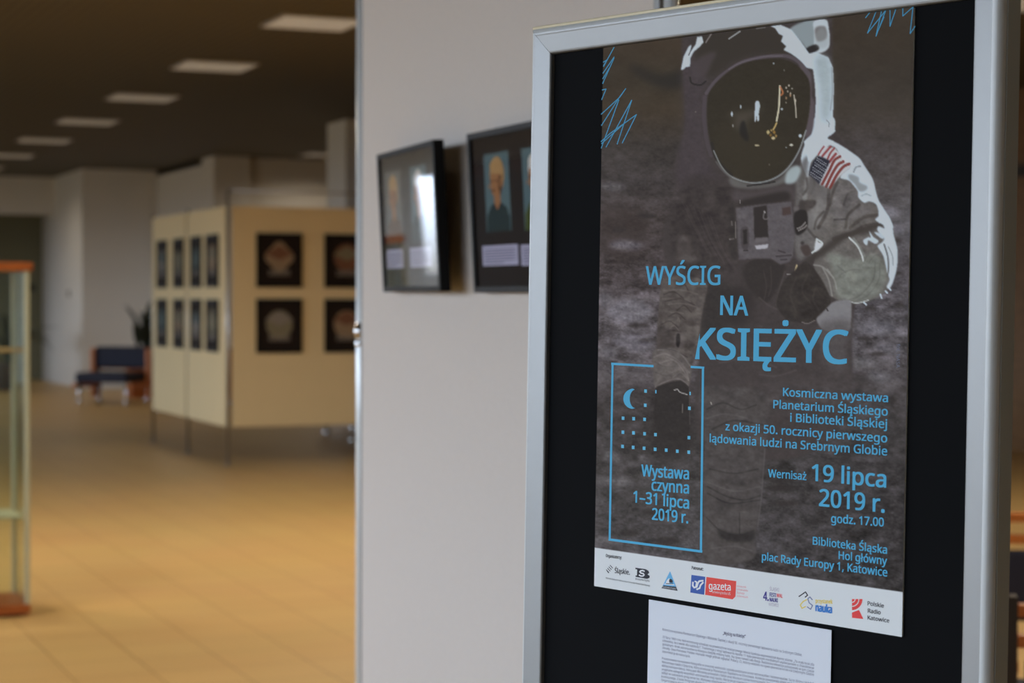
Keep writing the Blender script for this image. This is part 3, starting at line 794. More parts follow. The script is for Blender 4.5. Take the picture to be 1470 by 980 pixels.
for q in ([(205, 455), (280, 450), (350, 480), (412, 560)], [(180, 500), (250, 480), (330, 520), (405, 600)], [(215, 540), (300, 520), (380, 580), (400, 650)], [(190, 690), (260, 655), (340, 640), (395, 680)], [(260, 500), (330, 540), (400, 640)], [(300, 630), (350, 600), (400, 650)]):
    stroke(z7(*q), 2.0, (126, 119, 119), .75, 1.1)
for q in ([(185, 530), (240, 560), (330, 560)], [(190, 600), (260, 620), (310, 600)], [(200, 445), (300, 455), (390, 500)]):
    stroke(z7(*q), 1.8, (56, 50, 50), .7, 1.2)
poly(z7((175, 465), (250, 450), (350, 480), (418, 560), (405, 650), (340, 645), (260, 660), (190, 695), (172, 600)), (102, 96, 96), .55, 2, True, 6)
glove = z7((190, 700), (215, 682), (270, 664), (340, 652), (385, 672), (402, 705), (408, 800), (402, 900), (408, 960), (370, 1030), (300, 1040), (230, 1000), (180, 900), (182, 800))
poly([(940, 590), (992, 590), (994, 640), (975, 656), (945, 648)], (48, 43, 41), .85, 6, True, 4)
poly(glove, (46, 41, 39), 1, .9, True, 3)
stroke(z7((308, 712), (330, 708), (345, 725), (390, 740)), 1.4, (178, 176, 178), .9)
stroke(z7((362, 800), (360, 855)), 1.2, (140, 136, 136), .6)
stroke(z7((404, 700), (408, 930)), 1.0, (88, 82, 82), .6)
# legs and trousers
leg = z8((150, 60), (330, 50), (450, 80), (458, 180), (440, 330), (420, 560), (405, 680), (392, 745), (380, 830), (170, 840), (160, 600), (165, 300))
poly(leg, (74, 69, 69), .95, 2.0, True, 4)
poly(z8((440, 20), (640, 10), (900, 0), (880, 90), (740, 150), (600, 140), (470, 130)), (72, 66, 67), .7, 8, True, 3)
for q in ([(175, 150), (250, 120), (330, 150), (400, 130)], [(180, 500), (270, 545), (350, 560), (420, 540)], [(180, 530), (280, 575), (420, 560)], [(190, 420), (300, 440), (410, 420)], [(175, 640), (240, 700), (320, 720), (390, 700)], [(200, 240), (300, 200), (430, 220)], [(325, 620), (325, 715)]):
    stroke(z8(*q), 2.2, (50, 46, 46), .65, 1.4)
for q in ([(180, 190), (260, 170), (360, 190)], [(180, 480), (300, 520), (415, 500)], [(440, 330), (425, 540), (408, 680)], [(200, 780), (300, 770), (380, 790)]):
    stroke(z8(*q), 2.2, (94, 89, 90), .5, 1.6)
poly(z8((230, 690), (310, 715), (390, 700), (380, 745), (300, 750), (240, 730)), (42, 38, 37), .85, 2)
stroke(z8((195, 118), (198, 126)), 1.5, (170, 165, 160), .8)
poly(z6((100, 230), (180, 200), (260, 260), (250, 400), (180, 480), (90, 440), (70, 320)), (48, 42, 41), .8, 6)
poly(z6((190, 60), (290, 5), (420, 15), (480, 60), (455, 160), (405, 250), (345, 315), (260, 250), (195, 160)), (51, 45, 43), .95, 2.0, True, 2)
for q in ([(330, 90), (350, 200), (335, 290)], [(380, 60), (385, 190), (365, 270)]): stroke(z6(*q), 2, (66, 58, 58), .6, 1.5)
for q in ([(300, 280), (360, 330), (420, 360)], [(480, 100), (440, 230), (420, 330)], [(20, 740), (240, 700), (420, 770)], [(300, 820), (420, 830), (560, 790)]): stroke(z6(*q), 2.4, (84, 78, 78), .5, 1.8)
# chest, arm in the light
poly(z5((700, 60), (780, 0), (960, -20), (1100, 60), (1150, 260), (980, 420), (900, 560), (860, 690), (760, 760), (700, 720), (680, 500), (690, 240)), (104, 101, 102), 1, 2.5, True, 6)
armR = z2((10, 320), (60, 190), (130, 120), (240, 175), (300, 205), (380, 250), (440, 290), (520, 350), (560, 410), (600, 470), (640, 540), (665, 640), (690, 720), (740, 800), (790, 880), (818, 960), (850, 1160), (856, 1260), (842, 1350), (810, 1440), (770, 1500), (700, 1560), (600, 1600), (500, 1622), (430, 1610), (320, 1590), (200, 1500), (120, 1290), (160, 1150), (100, 1000), (40, 700), (0, 500))
poly(armR, (100, 96, 95), 1, .8, True, 6)
poly(z3((230, 330), (330, 330), (480, 380), (640, 330), (720, 380), (755, 470), (755, 580), (700, 680), (600, 735), (500, 760), (420, 740), (330, 720), (300, 560), (260, 430)), (122, 125, 121), .95, 3, True, 5)
poly(z2((300, 600), (430, 560), (500, 660), (520, 760), (640, 780), (560, 870), (430, 900), (300, 880), (270, 760)), (106, 102, 104), .9, 4, True, 4)
poly(z2((10, 900), (230, 600), (260, 700), (200, 900), (160, 1000), (100, 980)), (118, 116, 118), .8, 4)
poly(z2((0, 720), (130, 720), (120, 770), (0, 810)), (58, 52, 50), .85, 1.5)
for q, w_, c in (([(250, 620), (240, 800), (160, 960)], 5, (70, 64, 62)), ([(330, 560), (290, 640), (260, 760)], 4, (72, 66, 64)), ([(520, 760), (420, 850), (400, 960)], 4, (70, 65, 62)), ([(680, 850), (560, 870), (440, 960)], 5, (72, 66, 63)), ([(300, 890), (400, 885)], 2, (58, 52, 54)), ([(710, 930), (580, 950), (460, 1010), (300, 1060)], 7, (66, 60, 57)), ([(640, 720), (540, 690), (520, 640)], 3, (86, 82, 80)), ([(380, 760), (420, 660), (480, 640)], 3, (84, 80, 80))):
    stroke(z2(*q), w_, c, .75, 2.2)
poly(z3((20, 390), (150, 300), (380, 150), (600, 90), (720, 70), (600, 150), (440, 180), (330, 250), (200, 350), (90, 400)), (62, 56, 53), .9, 2.5)
poly(z3((140, 200), (160, 230), (200, 245), (170, 290), (125, 310)), (205, 213, 222), .95, .8)
stroke(z3((430, 190), (500, 260), (540, 340), (555, 395)), 2.6, (196, 203, 210), .95, .8)
stroke(z3((470, 200), (530, 290), (560, 350)), 3.5, (150, 158, 158), .45, 2)
for q in ([(420, 740), (520, 700), (640, 560), (660, 400)], [(480, 750), (600, 690), (690, 560), (700, 420)], [(350, 520), (420, 480), (520, 470)], [(330, 440), (380, 480), (400, 500)], [(560, 400), (600, 330), (640, 300)], [(600, 420), (640, 360), (690, 330)]): stroke(z3(*q), 1.8, (100, 101, 99), .6, 1.5)
for q in ([(200, 460), (250, 560), (280, 700)], [(240, 470), (300, 560), (320, 640)], [(120, 430), (200, 450), (290, 540)]): stroke(z3(*q), 2.4, (150, 150, 149), .6, 1.3)
stroke(z3((430, 750), (500, 765), (600, 740)), 1.6, (196, 202, 206), .8)
# lit rim of the arm
poly(z2((128, -10), (290, -10), (300, 100), (240, 175), (300, 205), (380, 250), (440, 290), (520, 350), (560, 410), (600, 470), (640, 540), (665, 640), (690, 720), (740, 800), (790, 880), (818, 960), (780, 960), (720, 930), (660, 890), (690, 850), (670, 760), (610, 730), (560, 740), (510, 690), (505, 640), (460, 580), (425, 545), (355, 525), (370, 490), (450, 420), (400, 385), (350, 320), (300, 250), (200, 240), (140, 330), (90, 400), (70, 520), (20, 420), (10, 320), (60, 190), (110, 130)), WH, 1, .7, True)
poly(z2((430, 490), (510, 515), (520, 560), (590, 600), (570, 635), (520, 640), (480, 580), (430, 530)), (130, 136, 142), .8, 1.2)
stroke(z2((470, 470), (490, 430), (530, 420)), 2.2, (128, 134, 142), .8)
stroke(z2((540, 680), (580, 665), (620, 680)), 2.0, (150, 160, 168), .7)
stroke(z2((70, 480), (60, 560), (40, 700)), 7, (150, 152, 156), .5, 3)
poly(z2((15, 380), (70, 330), (60, 470), (20, 560), (0, 640), (0, 460)), (90, 87, 88), .8, 2)
poly(z3((690, 60), (760, -10), (800, 60), (818, 130), (822, 170), (845, 250), (856, 310), (855, 400), (840, 500), (808, 600), (780, 640), (760, 620), (785, 560), (765, 500), (750, 430), (730, 350), (700, 300), (680, 260), (720, 230), (735, 190), (680, 130), (690, 90), (740, 110), (720, 60)), WH, 1, .7, True)
stroke(z3((738, 250), (770, 360), (775, 470), (768, 520)), 2.4, (96, 96, 98), .85, .8)
stroke(z3((775, 270), (810, 350), (815, 430)), 1.6, (140, 146, 150), .8)
poly(z3((552, 215), (600, 185), (620, 190), (605, 130), (640, 180), (690, 220), (660, 245), (600, 215), (590, 255), (570, 250)), WH, .95, .6)
poly(z3((650, 140), (720, 160), (735, 200), (700, 190)), WH, .9, .6)
for q in ([(750, 660), (765, 675)], [(705, 690), (716, 722)], [(560, 760), (580, 778)], [(770, 620), (795, 650)]): stroke(z3(*q), 2.6, WH, .9, .6, False)
# pack edge and helmet rim in the light
poly(z1((660, 80), (800, 38), (800, 200), (770, 215), (720, 150)), (140, 153, 163), 1, 1.2)
poly(z1((790, 40), (850, 30), (868, 60), (872, 180), (800, 210), (790, 100)), (186, 198, 212), 1, .8)
poly(z1((800, 75), (850, 70), (858, 130), (815, 150), (798, 120)), (108, 104, 106), .9, 1.2)
poly(z1((748, 188), (800, 165), (818, 190), (770, 218)), (44, 40, 40), 1, .8)
poly(z1((552, 66), (610, 60), (668, 85), (720, 150), (765, 215), (800, 205), (868, 235), (893, 290), (898, 400), (893, 560), (906, 636), (878, 660), (857, 630), (856, 672), (900, 690), (760, 800), (735, 690), (775, 650), (795, 560), (800, 470), (795, 380), (785, 300), (740, 290), (700, 240), (665, 215), (625, 195), (640, 175), (612, 150), (622, 120), (600, 108), (580, 78)), WH, 1, .6, False)
poly(z1((800, 250), (850, 225), (880, 290), (885, 450), (870, 560), (835, 570), (825, 430)), (158, 174, 184), .8, 4, True, 4)
poly(z1((790, 130), (830, 70), (862, 110), (864, 175), (815, 185)), (150, 160, 168), .45, 2)
stroke(z1((886, 290), (890, 420), (880, 520)), 1.4, (120, 130, 138), .6, 1.5)
stroke(z1((858, 575), (872, 590), (870, 610)), 1.2, (120, 126, 134), .8)
poly(z1((70, 302), (85, 230), (110, 180), (128, 165), (122, 205), (150, 165), (158, 125), (185, 122), (193, 155), (170, 180), (140, 205), (122, 240), (120, 285), (98, 288), (82, 302)), WH, 1, .6, False)
stroke(z1((112, 225), (130, 185)), 1.2, (50, 46, 44), .9)
stroke(z1((205, 155), (235, 108)), 1.8, (140, 135, 138), .8); stroke(z1((330, 135), (390, 95)), 1.8, (170, 176, 186), .9); stroke(z1((480, 80), (525, 74)), 2.0, (110, 108, 110), .9)
# visor
poly(z1((700, 245), (745, 290), (775, 335), (778, 440), (792, 480), (788, 600), (765, 662), (735, 650), (750, 560), (765, 440), (760, 360), (720, 300)), (92, 83, 90), .95, 1.2)
vis = z1((222, 430), (255, 380), (300, 335), (345, 300), (400, 272), (460, 254), (520, 245), (575, 242), (620, 245), (665, 258), (705, 284), (740, 322), (762, 360), (770, 410), (770, 480), (760, 560), (742, 640), (715, 715), (680, 780), (635, 835), (585, 878), (520, 902), (460, 906), (400, 896), (345, 868), (295, 822), (258, 765), (236, 710), (220, 640), (213, 560), (213, 490))
stroke(z1((200, 450), (196, 560), (212, 690), (235, 765)), 6, (78, 70, 76), .9, 2)
stroke(z1((208, 430), (250, 372), (300, 326), (400, 262), (520, 233), (640, 228), (710, 262), (762, 325)), 5.0, (88, 80, 88), .95, 1.2)
stroke(z1((330, 300), (400, 262), (520, 232), (620, 228)), 1.6, (112, 106, 116), .7, 1)
poly(z1((340, 880), (460, 925), (580, 905), (650, 850), (650, 900), (560, 935), (430, 945), (345, 930)), (104, 103, 104), .9, 2)
poly(z1((650, 845), (700, 820), (720, 850), (690, 910), (635, 915)), (170, 186, 196), .9, 1.6)
poly(vis, (51, 45, 34), 1, .8, True, 1.5)
poly(z1((260, 620), (420, 560), (560, 640), (640, 760), (520, 880), (380, 870), (280, 780)), (57, 50, 37), .6, 10)
stroke(z1((245, 745), (290, 830), (350, 885), (460, 915), (570, 893), (650, 835), (710, 740), (748, 630)), 2.0, (124, 129, 132), .85, .8)
stroke(z1((430, 930), (520, 918), (578, 908)), 2.4, (40, 37, 36), .85, .8)
# reflections inside the visor: horizon glow and a few bright specks
poly(z1((310, 552), (420, 525), (470, 520), (520, 515), (430, 580), (420, 640), (350, 600), (370, 560)), (82, 76, 70), .7, 4)
poly(z1((398, 585), (415, 582), (430, 640), (435, 690), (395, 660), (388, 620)), (36, 33, 29), .9, 1.5)
poly(z1((474, 476), (492, 472), (498, 500), (492, 540), (494, 572), (484, 580), (480, 552), (476, 580), (468, 578), (470, 520)), WH, .95, .5)
for (x, y, a, b, c) in ((346, 542, 6, 15, WH), (394, 503, 4, 12, WH), (352, 605, 4, 9, (150, 150, 150)), (482, 711, 14, 5, (196, 188, 160)), (716, 660, 10, 10, WH), (668, 709, 11, 7, (206, 205, 200)), (640, 722, 4, 3, WH), (572, 268, 5, 4, WH), (655, 388, 5, 6, (210, 205, 196)), (630, 305, 3, 3, WH), (662, 440, 4, 10, (190, 150, 120)), (616, 515, 7, 6, WH), (548, 815, 3, 3, (150, 150, 150))):
    cx, cy = z1((x, y))[0]
    poly([(cx-a/3.768, cy), (cx, cy-b/3.768), (cx+a/3.768, cy), (cx, cy+b/3.768)], c, .95, .45)
stroke(z1((606, 390), (603, 450), (600, 510), (588, 580)), 2.6, (206, 200, 180), .95, .6)
stroke(z1((608, 395), (622, 425), (612, 440)), 2.6, (190, 120, 80), .8, .6)
stroke(z1((682, 440), (690, 500), (694, 560)), 1.8, (190, 186, 176), .9, .6)
stroke(z1((588, 590), (578, 612), (570, 625)), 2.2, (200, 176, 118), .9, .7)
for (x, y, a, b, c) in ((542, 640, 9, 12, (190, 176, 130)), (556, 655, 7, 9, (128, 96, 44)), (575, 640, 8, 10, (150, 116, 58)), (570, 672, 12, 9, (196, 182, 146)), (585, 660, 6, 9, (160, 130, 78)), (560, 630, 6, 6, (176, 150, 96)), (640, 400, 5, 6, (200, 196, 190)), (648, 420, 4, 7, (190, 180, 170)), (664, 430, 4, 6, (200, 190, 180)), (640, 455, 4, 8, (176, 140, 110)), (640, 480, 3, 5, (180, 176, 170)), (672, 405, 4, 4, (200, 196, 190)), (690, 470, 4, 12, (200, 196, 188)), (150, 530, 4, 5, (120, 112, 108))):
    cx, cy = z1((x, y))[0]
    poly([(cx-a/3.768, cy), (cx, cy-b/3.768), (cx+a/3.768, cy), (cx, cy+b/3.768)], c, .95, .5)
# visor edge: dark gasket inside the rim, bright lower edge
stroke(z1((238, 700), (255, 765), (295, 825), (345, 872)), 4.5, (44, 40, 36), .8, 1.2)
stroke(z1((248, 740), (292, 828), (352, 884), (460, 914), (568, 892), (648, 834), (708, 742), (746, 632)), 1.9, (130, 135, 138), .9, .7)
stroke(z1((262, 800), (300, 850), (340, 885)), 3.0, (92, 90, 92), .7, 1.2)
# collar, chest box and hoses
poly(z5((120, 130), (300, 160), (620, 100), (680, 140), (660, 220), (420, 200), (220, 240), (150, 230)), (78, 71, 73), .9, 3)
poly(z5((215, 240), (330, 205), (600, 150), (650, 215), (560, 250), (300, 275), (215, 285)), (48, 42, 40), .95, 2.5)
poly(z5((165, 295), (320, 275), (655, 240), (668, 330), (690, 500), (672, 720), (640, 770), (560, 795), (480, 740), (330, 742), (195, 752), (180, 560)), (91, 86, 91), 1, 1.0, False, 5)
poly(z5((325, 292), (440, 272), (455, 560), (332, 578)), (48, 42, 40), 1, .8, False)
poly(z5((335, 560), (450, 552), (452, 590), (335, 600)), (104, 99, 104), .9, .8, False)
poly(z5((212, 485), (275, 470), (280, 640), (225, 650)), (70, 64, 66), .9, 1)
poly(z5((232, 490), (266, 482), (270, 610), (236, 618)), (44, 39, 37), 1, .8, False)
poly(z5((336, 628), (455, 614), (448, 648), (425, 655), (350, 660)), (172, 172, 184), 1, .6, False)
poly(z5((575, 298), (650, 284), (655, 352), (580, 364)), (74, 60, 58), 1, .8, False)
stroke(z5((420, 325), (412, 385), (440, 395), (458, 380)), 2.2, (100, 96, 98), .9, .8)
stroke(z5((420, 330), (425, 335)), 2.4, (150, 146, 148), .9)
for q in ([(545, 672), (600, 690)], [(525, 722), (655, 712)], [(565, 752), (615, 750)]): stroke(z5(*q), 2.2, (56, 50, 52), .8, 1)
stroke(z5((240, 672), (270, 670)), 2, (48, 43, 43), .8)
stroke(z5((165, 420), (168, 560)), 1.6, (168, 164, 166), .95, .6); stroke(z5((132, 415), (134, 448)), 2.2, (170, 166, 168), .9, .6); stroke(z5((115, 572), (150, 568)), 2.0, (170, 166, 168), .9, .6); stroke(z5((205, 228), (206, 255)), 1.3, (150, 146, 148), .8)
poly(z5((110, 300), (160, 300), (180, 560), (175, 740), (120, 700)), (46, 41, 39), .7, 2.5)
poly(z5((690, 290), (770, 262), (860, 240), (850, 290), (790, 330), (690, 345)), (66, 60, 59), .9, 1.5)
poly(z5((675, 290), (720, 285), (722, 325), (690, 335)), (104, 99, 102), .9, 1.2)
poly(z5((682, 345), (785, 320), (800, 450), (760, 515), (695, 525)), (43, 38, 36), 1, 1)
for q in ([(710, 478), (745, 462), (780, 425)], [(720, 495), (770, 470), (790, 450)]): stroke(z5(*q), 2.2, (132, 127, 128), .9, .7)
poly(z5((735, 640), (800, 620), (830, 690), (780, 720)), (66, 55, 53), .9, 1.2)
poly(z5((740, 595), (765, 590), (768, 615), (745, 620)), (54, 48, 48), .9, 1)
for q in ([(860, 480), (880, 400), (940, 330)], [(800, 480), (850, 540), (880, 560)], [(760, 180), (800, 120), (790, 40)], [(830, 170), (860, 100), (850, 20)]): stroke(z5(*q), 3.5, (70, 65, 64), .7, 2)
for q in ([(880, 570), (930, 610), (880, 660), (840, 690)],): stroke(z5(*q), 2.6, (196, 206, 214), .9, .8)
stroke(z5((705, 800), (690, 850)), 2.4, (190, 176, 140), .9, .8); stroke(z5((620, 880), (650, 880)), 1.8, (150, 146, 146), .8)
# glove in front of the chest, hip panel
poly(z6((735, 395), (790, 330), (850, 302), (938, 300), (950, 350), (945, 440), (920, 520), (760, 510), (700, 430)), (126, 125, 131), 1, .9, True, 3)
poly(z6((730, 470), (945, 440), (925, 640), (900, 800), (780, 780), (720, 620)), (84, 79, 81), .75, 5, True, 4)
stroke(z6((775, 360), (782, 372)), 2.4, (60, 55, 55), .9)
poly(z6((615, 28), (655, 45), (700, 95), (755, 180), (803, 300), (780, 345), (720, 400), (690, 440), (640, 462), (560, 450), (500, 440), (425, 345), (430, 270), (470, 170), (540, 95)), (53, 47, 44), 1, .9, True, 3)
for q in ([(640, 120), (600, 230), (660, 320)], [(560, 140), (520, 260), (560, 380)], [(700, 190), (680, 290), (720, 370)]): stroke(z6(*q), 2.5, (64, 57, 55), .6, 2)
stroke(z6((600, 452), (640, 462), (690, 440)), 1.6, (112, 106, 106), .8, .7)
# crumpled cloth: soft folds over the suit in the light
FO = .8*vnoise(15, 11)+.6*vnoise(7, 5)+.35*vnoise(3.5, 2.5)
def crumple(pts, k, soft=3):
    P = smooth_closed(pts); x0, x1, y0, y1 = region(P, soft*SS*3+3)
    X, Y = PXX[y0:y1, x0:x1], PYY[y0:y1, x0:x1]; m = np.zeros(X.shape, bool)
    for i in range(len(P)):
        (xa, ya), (xb, yb) = P[i-1], P[i]
        if ya != yb: m ^= ((ya > Y) != (yb > Y)) & (X < (xb-xa)*(Y-ya)/(yb-ya)+xa)
    CV[y0:y1, x0:x1] += (FO[y0:y1, x0:x1]*blur(m.astype(np.float32), soft*SS)*k)[..., None]
crumple(z2((20, 560), (240, 600), (330, 540), (440, 560), (510, 680), (560, 800), (660, 900), (560, 960), (420, 1000), (160, 980), (60, 800)), 9)
crumple(z3((200, 350), (420, 200), (560, 260), (700, 300), (740, 480), (700, 660), (560, 740), (330, 700), (240, 480)), 7)
crumple(arm, 8, 2); crumple(leg, 5); crumple(z8((460, 60), (880, 20), (860, 110), (600, 150), (470, 130)), 5)
crumple([(962, 290), (1030, 262), (1075, 300), (1050, 390), (980, 400)], 5); crumple(z6((615, 60), (700, 110), (790, 310), (640, 440), (500, 430), (440, 300)), 4)
# shoulder flag
poly(z2((155, 320), (200, 242), (305, 258), (380, 345), (470, 415), (360, 500), (250, 615), (165, 580)), (198, 203, 214), .9, .9, False)
for (q, w_) in (([(208, 248), (185, 278), (160, 318)], 2.3), ([(268, 248), (230, 290), (195, 332)], 3.2), ([(300, 262), (265, 305), (240, 358)], 2.6), ([(312, 312), (285, 345), (255, 385)], 3.6), ([(350, 335), (300, 370), (255, 460), (192, 580)], 3.8), ([(378, 380), (330, 410), (280, 490), (228, 600)], 4.0), ([(430, 400), (380, 425), (320, 500), (262, 610)], 4.0)):
    stroke(z2(*q), w_, (138, 62, 64) if w_ < 3.7 else (120, 54, 50), .95, .8)
poly(z2((160, 328), (205, 345), (262, 372), (240, 430), (205, 500), (165, 582), (120, 535), (75, 498), (85, 440), (118, 370)), (44, 44, 56), 1, .8, False)
for i in range(7):
    for j in range(8):
        x = 150+i*15-j*9+(j % 2)*7; y = 348+i*10+j*21
        if x > 238-max(0, j-2)*13 or y > 545: continue
        cx, cy = z2((x, y))[0]; stroke([(cx, cy), (cx+.1, cy)], 1.7, (176, 180, 192), .85, .6, False)
poly(z2((75, 500), (165, 582), (250, 612), (230, 680), (120, 700), (60, 640)), (100, 97, 99), .7, 3)
CV[:] = np.clip(CV, 12, 235)

def build_sheet():
    PW, PH, nu, nv = .353, .500, 430, 610
    us = np.linspace(0, PW, nu); vs_ = np.linspace(0, PH, nv)
    U, V = np.meshgrid(us, vs_)
    q = np.stack([U, V, np.ones_like(U)], -1) @ HF.T
    X, Y = q[..., 0]/q[..., 2], q[..., 1]/q[..., 2]
    fx = np.clip((X-OX)*SS, 0, W_-1.001); fy = np.clip((Y-OY)*SS, 0, H_-1.001)
    ix, iy = fx.astype(int), fy.astype(int); tx, ty = (fx-ix)[..., None], (fy-iy)[..., None]
    C = (CV[iy, ix]*(1-tx)+CV[iy, ix+1]*tx)*(1-ty)+(CV[iy+1, ix]*(1-tx)+CV[iy+1, ix+1]*tx)*ty
    A = np.clip(lin(C)/EB, .004, .92)
    strip = V > .4646                                   # white sponsor strip along the bottom edge
    A[strip] = np.clip(lin((191, 202, 217))/EB, 0, .92)
    co = np.stack([U, np.full_like(U, -.0011), -V], -1).reshape(-1, 3)
    i = np.arange((nv-1)*nu).reshape(nv-1, nu)[:, :-1].ravel()
    F = np.stack([i, i+nu, i+nu+1, i+1], -1)
    me = bpy.data.meshes.new('poster')
    me.vertices.add(len(co)); me.vertices.foreach_set('co', co.astype(np.float32).ravel())
    me.loops.add(F.size); me.loops.foreach_set('vertex_index', F.ravel().astype(np.int32))
    me.polygons.add(len(F)); me.polygons.foreach_set('loop_start', np.arange(0, F.size, 4, dtype=np.int32))
    me.update(calc_edges=True)
    at = me.color_attributes.new('print', 'FLOAT_COLOR', 'POINT')
    at.data.foreach_set('color', np.concatenate([A.reshape(-1, 3), np.ones((len(co), 1))], 1).astype(np.float32).ravel())
    m = mat('printed_poster_paper', (128, 128, 128), .6, spec=.12); nt = m.node_tree
    an = nt.nodes.new('ShaderNodeAttribute'); an.attribute_name = 'print'
    nt.links.new(an.outputs['Color'], nt.nodes['Principled BSDF'].inputs['Base Color'])
    me.materials.append(m)
    o = bpy.data.objects.new('poster', me); col.objects.link(o); o.matrix_world = MBOARD
    return o
poster = tag(build_sheet(), 'large space exhibition poster with an astronaut and blue lettering on black board', 'poster')
MB().box(.0004, .3526, -.00095, .0009, -.4996, -.0004).build('paper_back', inkmat((191, 202, 217)), poster)

BLUE = (66, 152, 197)
def put(inkmesh, name, mats, parent=None, label=None):
    o = inkmesh.build(name, mats, parent or poster)
    if label: o['label'] = label
    return o
HT = .00125
blue = inkmat(BLUE)
# title
tt = Ink(HT)
tt.text('WYŚCIG', (928, 408.6), (1035.4, 409.0), 26.6, .030)
tt.text('NA', (1035, 452), (1075.5, 453), 28.0, .050)
put(tt, 'title_lettering', blue)
ks = Ink(HT); ks.text('KSIĘŻYC', (998.0, 515.2), (1218.8, 522.4), 45.2, .052)
o = put(ks, 'title_lettering', blue)
bm = bmesh.new(); bm.from_mesh(o.data)                  # the arm covers the upper part of the K's stem
(ua, va), (ub, vb) = uv(1006.6, 475), uv(999.4, 513)
nrm = Vector((-(vb-va), 0, -(ub-ua)))
if nrm.x < 0: nrm = -nrm
pl = Vector((ua, 0, -va))
sel = [v for v in bm.verts if v.co.x < uv(1012, 490)[0] + .004]
bmesh.ops.bisect_plane(bm, geom=bm.verts[:]+bm.edges[:]+bm.faces[:], plane_co=pl, plane_no=nrm, clear_inner=True)
bm.to_mesh(o.data); bm.free()
# details
dt = Ink(HT)
for a in (('Kosmiczna wystawa', (1125.3, 568.2), (1276.2, 577.2), 11.9),
          ('Planetarium Śląskiego', (1111.4, 585.8), (1275.8, 596.6), 12.0),
          ('i Biblioteki Śląskiej', (1135.6, 605.0), (1274.8, 614.6), 12.2),
          ('z okazji 50. rocznicy pierwszego', (1042.7, 617.4), (1275, 635.0), 11.8),
          ('lądowania ludzi na Srebrnym Globie', (1020.1, 634.4), (1275, 653.6), 11.8)):
    dt.text(a[0], a[1], a[2], a[3], .045)
put(dt, 'detail_lettering', blue)
dt = Ink(HT)
dt.text('Wernisaż', (1104, 684.6), (1159, 689.0), 11.6, .045)
dt.text('19 lipca', (1166.5, 689.6), (1273.6, 699.8), 24.2, .050)
dt.text('2019 r.', (1177, 726.0), (1271.4, 735.6), 24.8, .050)
dt.text('godz. 17.00', (1194.5, 749.6), (1270.3, 755.4), 12.2, .045)
put(dt, 'date_lettering', blue)
dt = Ink(HT)
dt.text('Biblioteka Śląska', (1168, 781.2), (1274.8, 794.6), 11.4, .045)
dt.text('Hol główny', (1205.2, 802), (1274.8, 810.6), 11.6, .045)
dt.text('plac Rady Europy 1, Katowice', (1095, 803.6), (1275.2, 827.2), 11.4, .045)
put(dt, 'address_lettering', blue)
# framed opening dates with moon phases grid
bx = Ink(HT)
bx.stroke([(938.6, 525.3), (879.8, 521.9)], 3.3); bx.stroke([(880.8, 521.5), (876.6, 774.6)], 2.9)
bx.stroke([(876, 774.0), (1008.6, 791.2)], 3.4); bx.stroke([(1007.6, 791), (1010.6, 527.6)], 3.2); bx.stroke([(1011.5, 527.6), (993.9, 526.4)], 3.2)
put(bx, 'box_outline', blue)
dt = Ink(HT)
dt.text('Wystawa', (922, 683.2), (990.6, 688), 17.0, .050)
dt.text('czynna', (936.6, 703.8), (990.6, 708.4), 17.0, .050)
dt.text('1–31 lipca', (910.4, 720.8), (990.6, 730.2), 17.0, .050)
dt.text('2019 r.', (937.2, 745.6), (989.4, 751.0), 17.0, .050)
put(dt, 'opening_dates_lettering', blue)
mo = Ink(HT)
cx, cy = 910.3, 572.2
outer = [(cx-14.2*math.cos(R(a))*1.0, cy+14.6*math.sin(R(a))) for a in range(-75, 80, 8)]
outer = [(896.2+14.6*(1-math.cos(R(a))), cy+14.6*math.sin(R(a))) for a in range(-86, 90, 8)]
inner = [(905.4+8.6*(1-math.cos(R(a))), cy+13.4*math.sin(R(a))) for a in range(86, -90, -8)]
mo.poly(outer+inner)
put(mo, 'crescent_print', blue)
mo = Ink(HT)
for x, y, half in ((360, 576, 0), (420, 580, 1), (621, 590, 1), (358, 659, 0), (617, 677, 0), (228, 735, 0), (290, 738, 0), (354, 742, 0), (227, 817, 0), (289, 821, 0), (354, 826, 0), (418, 831, 0), (614, 849, 0), (225, 900, 0), (287, 906, 0), (351, 911, 0), (416, 917, 0), (481, 922, 0), (546, 928, 0), (613, 934, 0)):
    px_, py_ = 840+x/4.083, 420+y/4.083; hw = 1.0 if half else 1.95
    mo.poly([(px_-hw, py_-2.5), (px_+hw, py_-2.3), (px_+hw, py_+2.5), (px_-hw, py_+2.3)])
put(mo, 'dot_grid_print', inkmat((86, 166, 206)))
# scribbles in the corners
zg = Ink(HT)
za = lambda pts: [(760+x/4.083, y/4.083) for x, y in pts]
zb = lambda pts: [(1110+x/4.083, y/4.083) for x, y in pts]
for q in ([(502, 278), (440, 390)], [(439, 365), (460, 352), (441, 385)], [(502, 335), (437, 430)], [(502, 340), (435, 490)], [(480, 390), (436, 462)], [(432, 528), (455, 522), (429, 585)], [(427, 670), (535, 570), (570, 520), (530, 575), (428, 736)], [(530, 585), (427, 868)], [(426, 830), (475, 785), (633, 672), (550, 838)], [(455, 862), (605, 588), (520, 845)], [(428, 842), (560, 725)]):
    zg.stroke(za(q), 1.25)
put(zg, 'zigzag_print', inkmat((60, 138, 182)))
zg = Ink(HT)
for q in ([(547, 105), (572, 74)], [(608, 70), (558, 195), (665, 62), (608, 213), (640, 66)], [(690, 58), (690, 155), (725, 52)], [(765, 48), (765, 95), (825, 42), (808, 198), (837, 155)], [(655, 100), (625, 170)]):
    zg.stroke(zb(q), 1.25)
put(zg, 'zigzag_print', inkmat((60, 138, 182)))
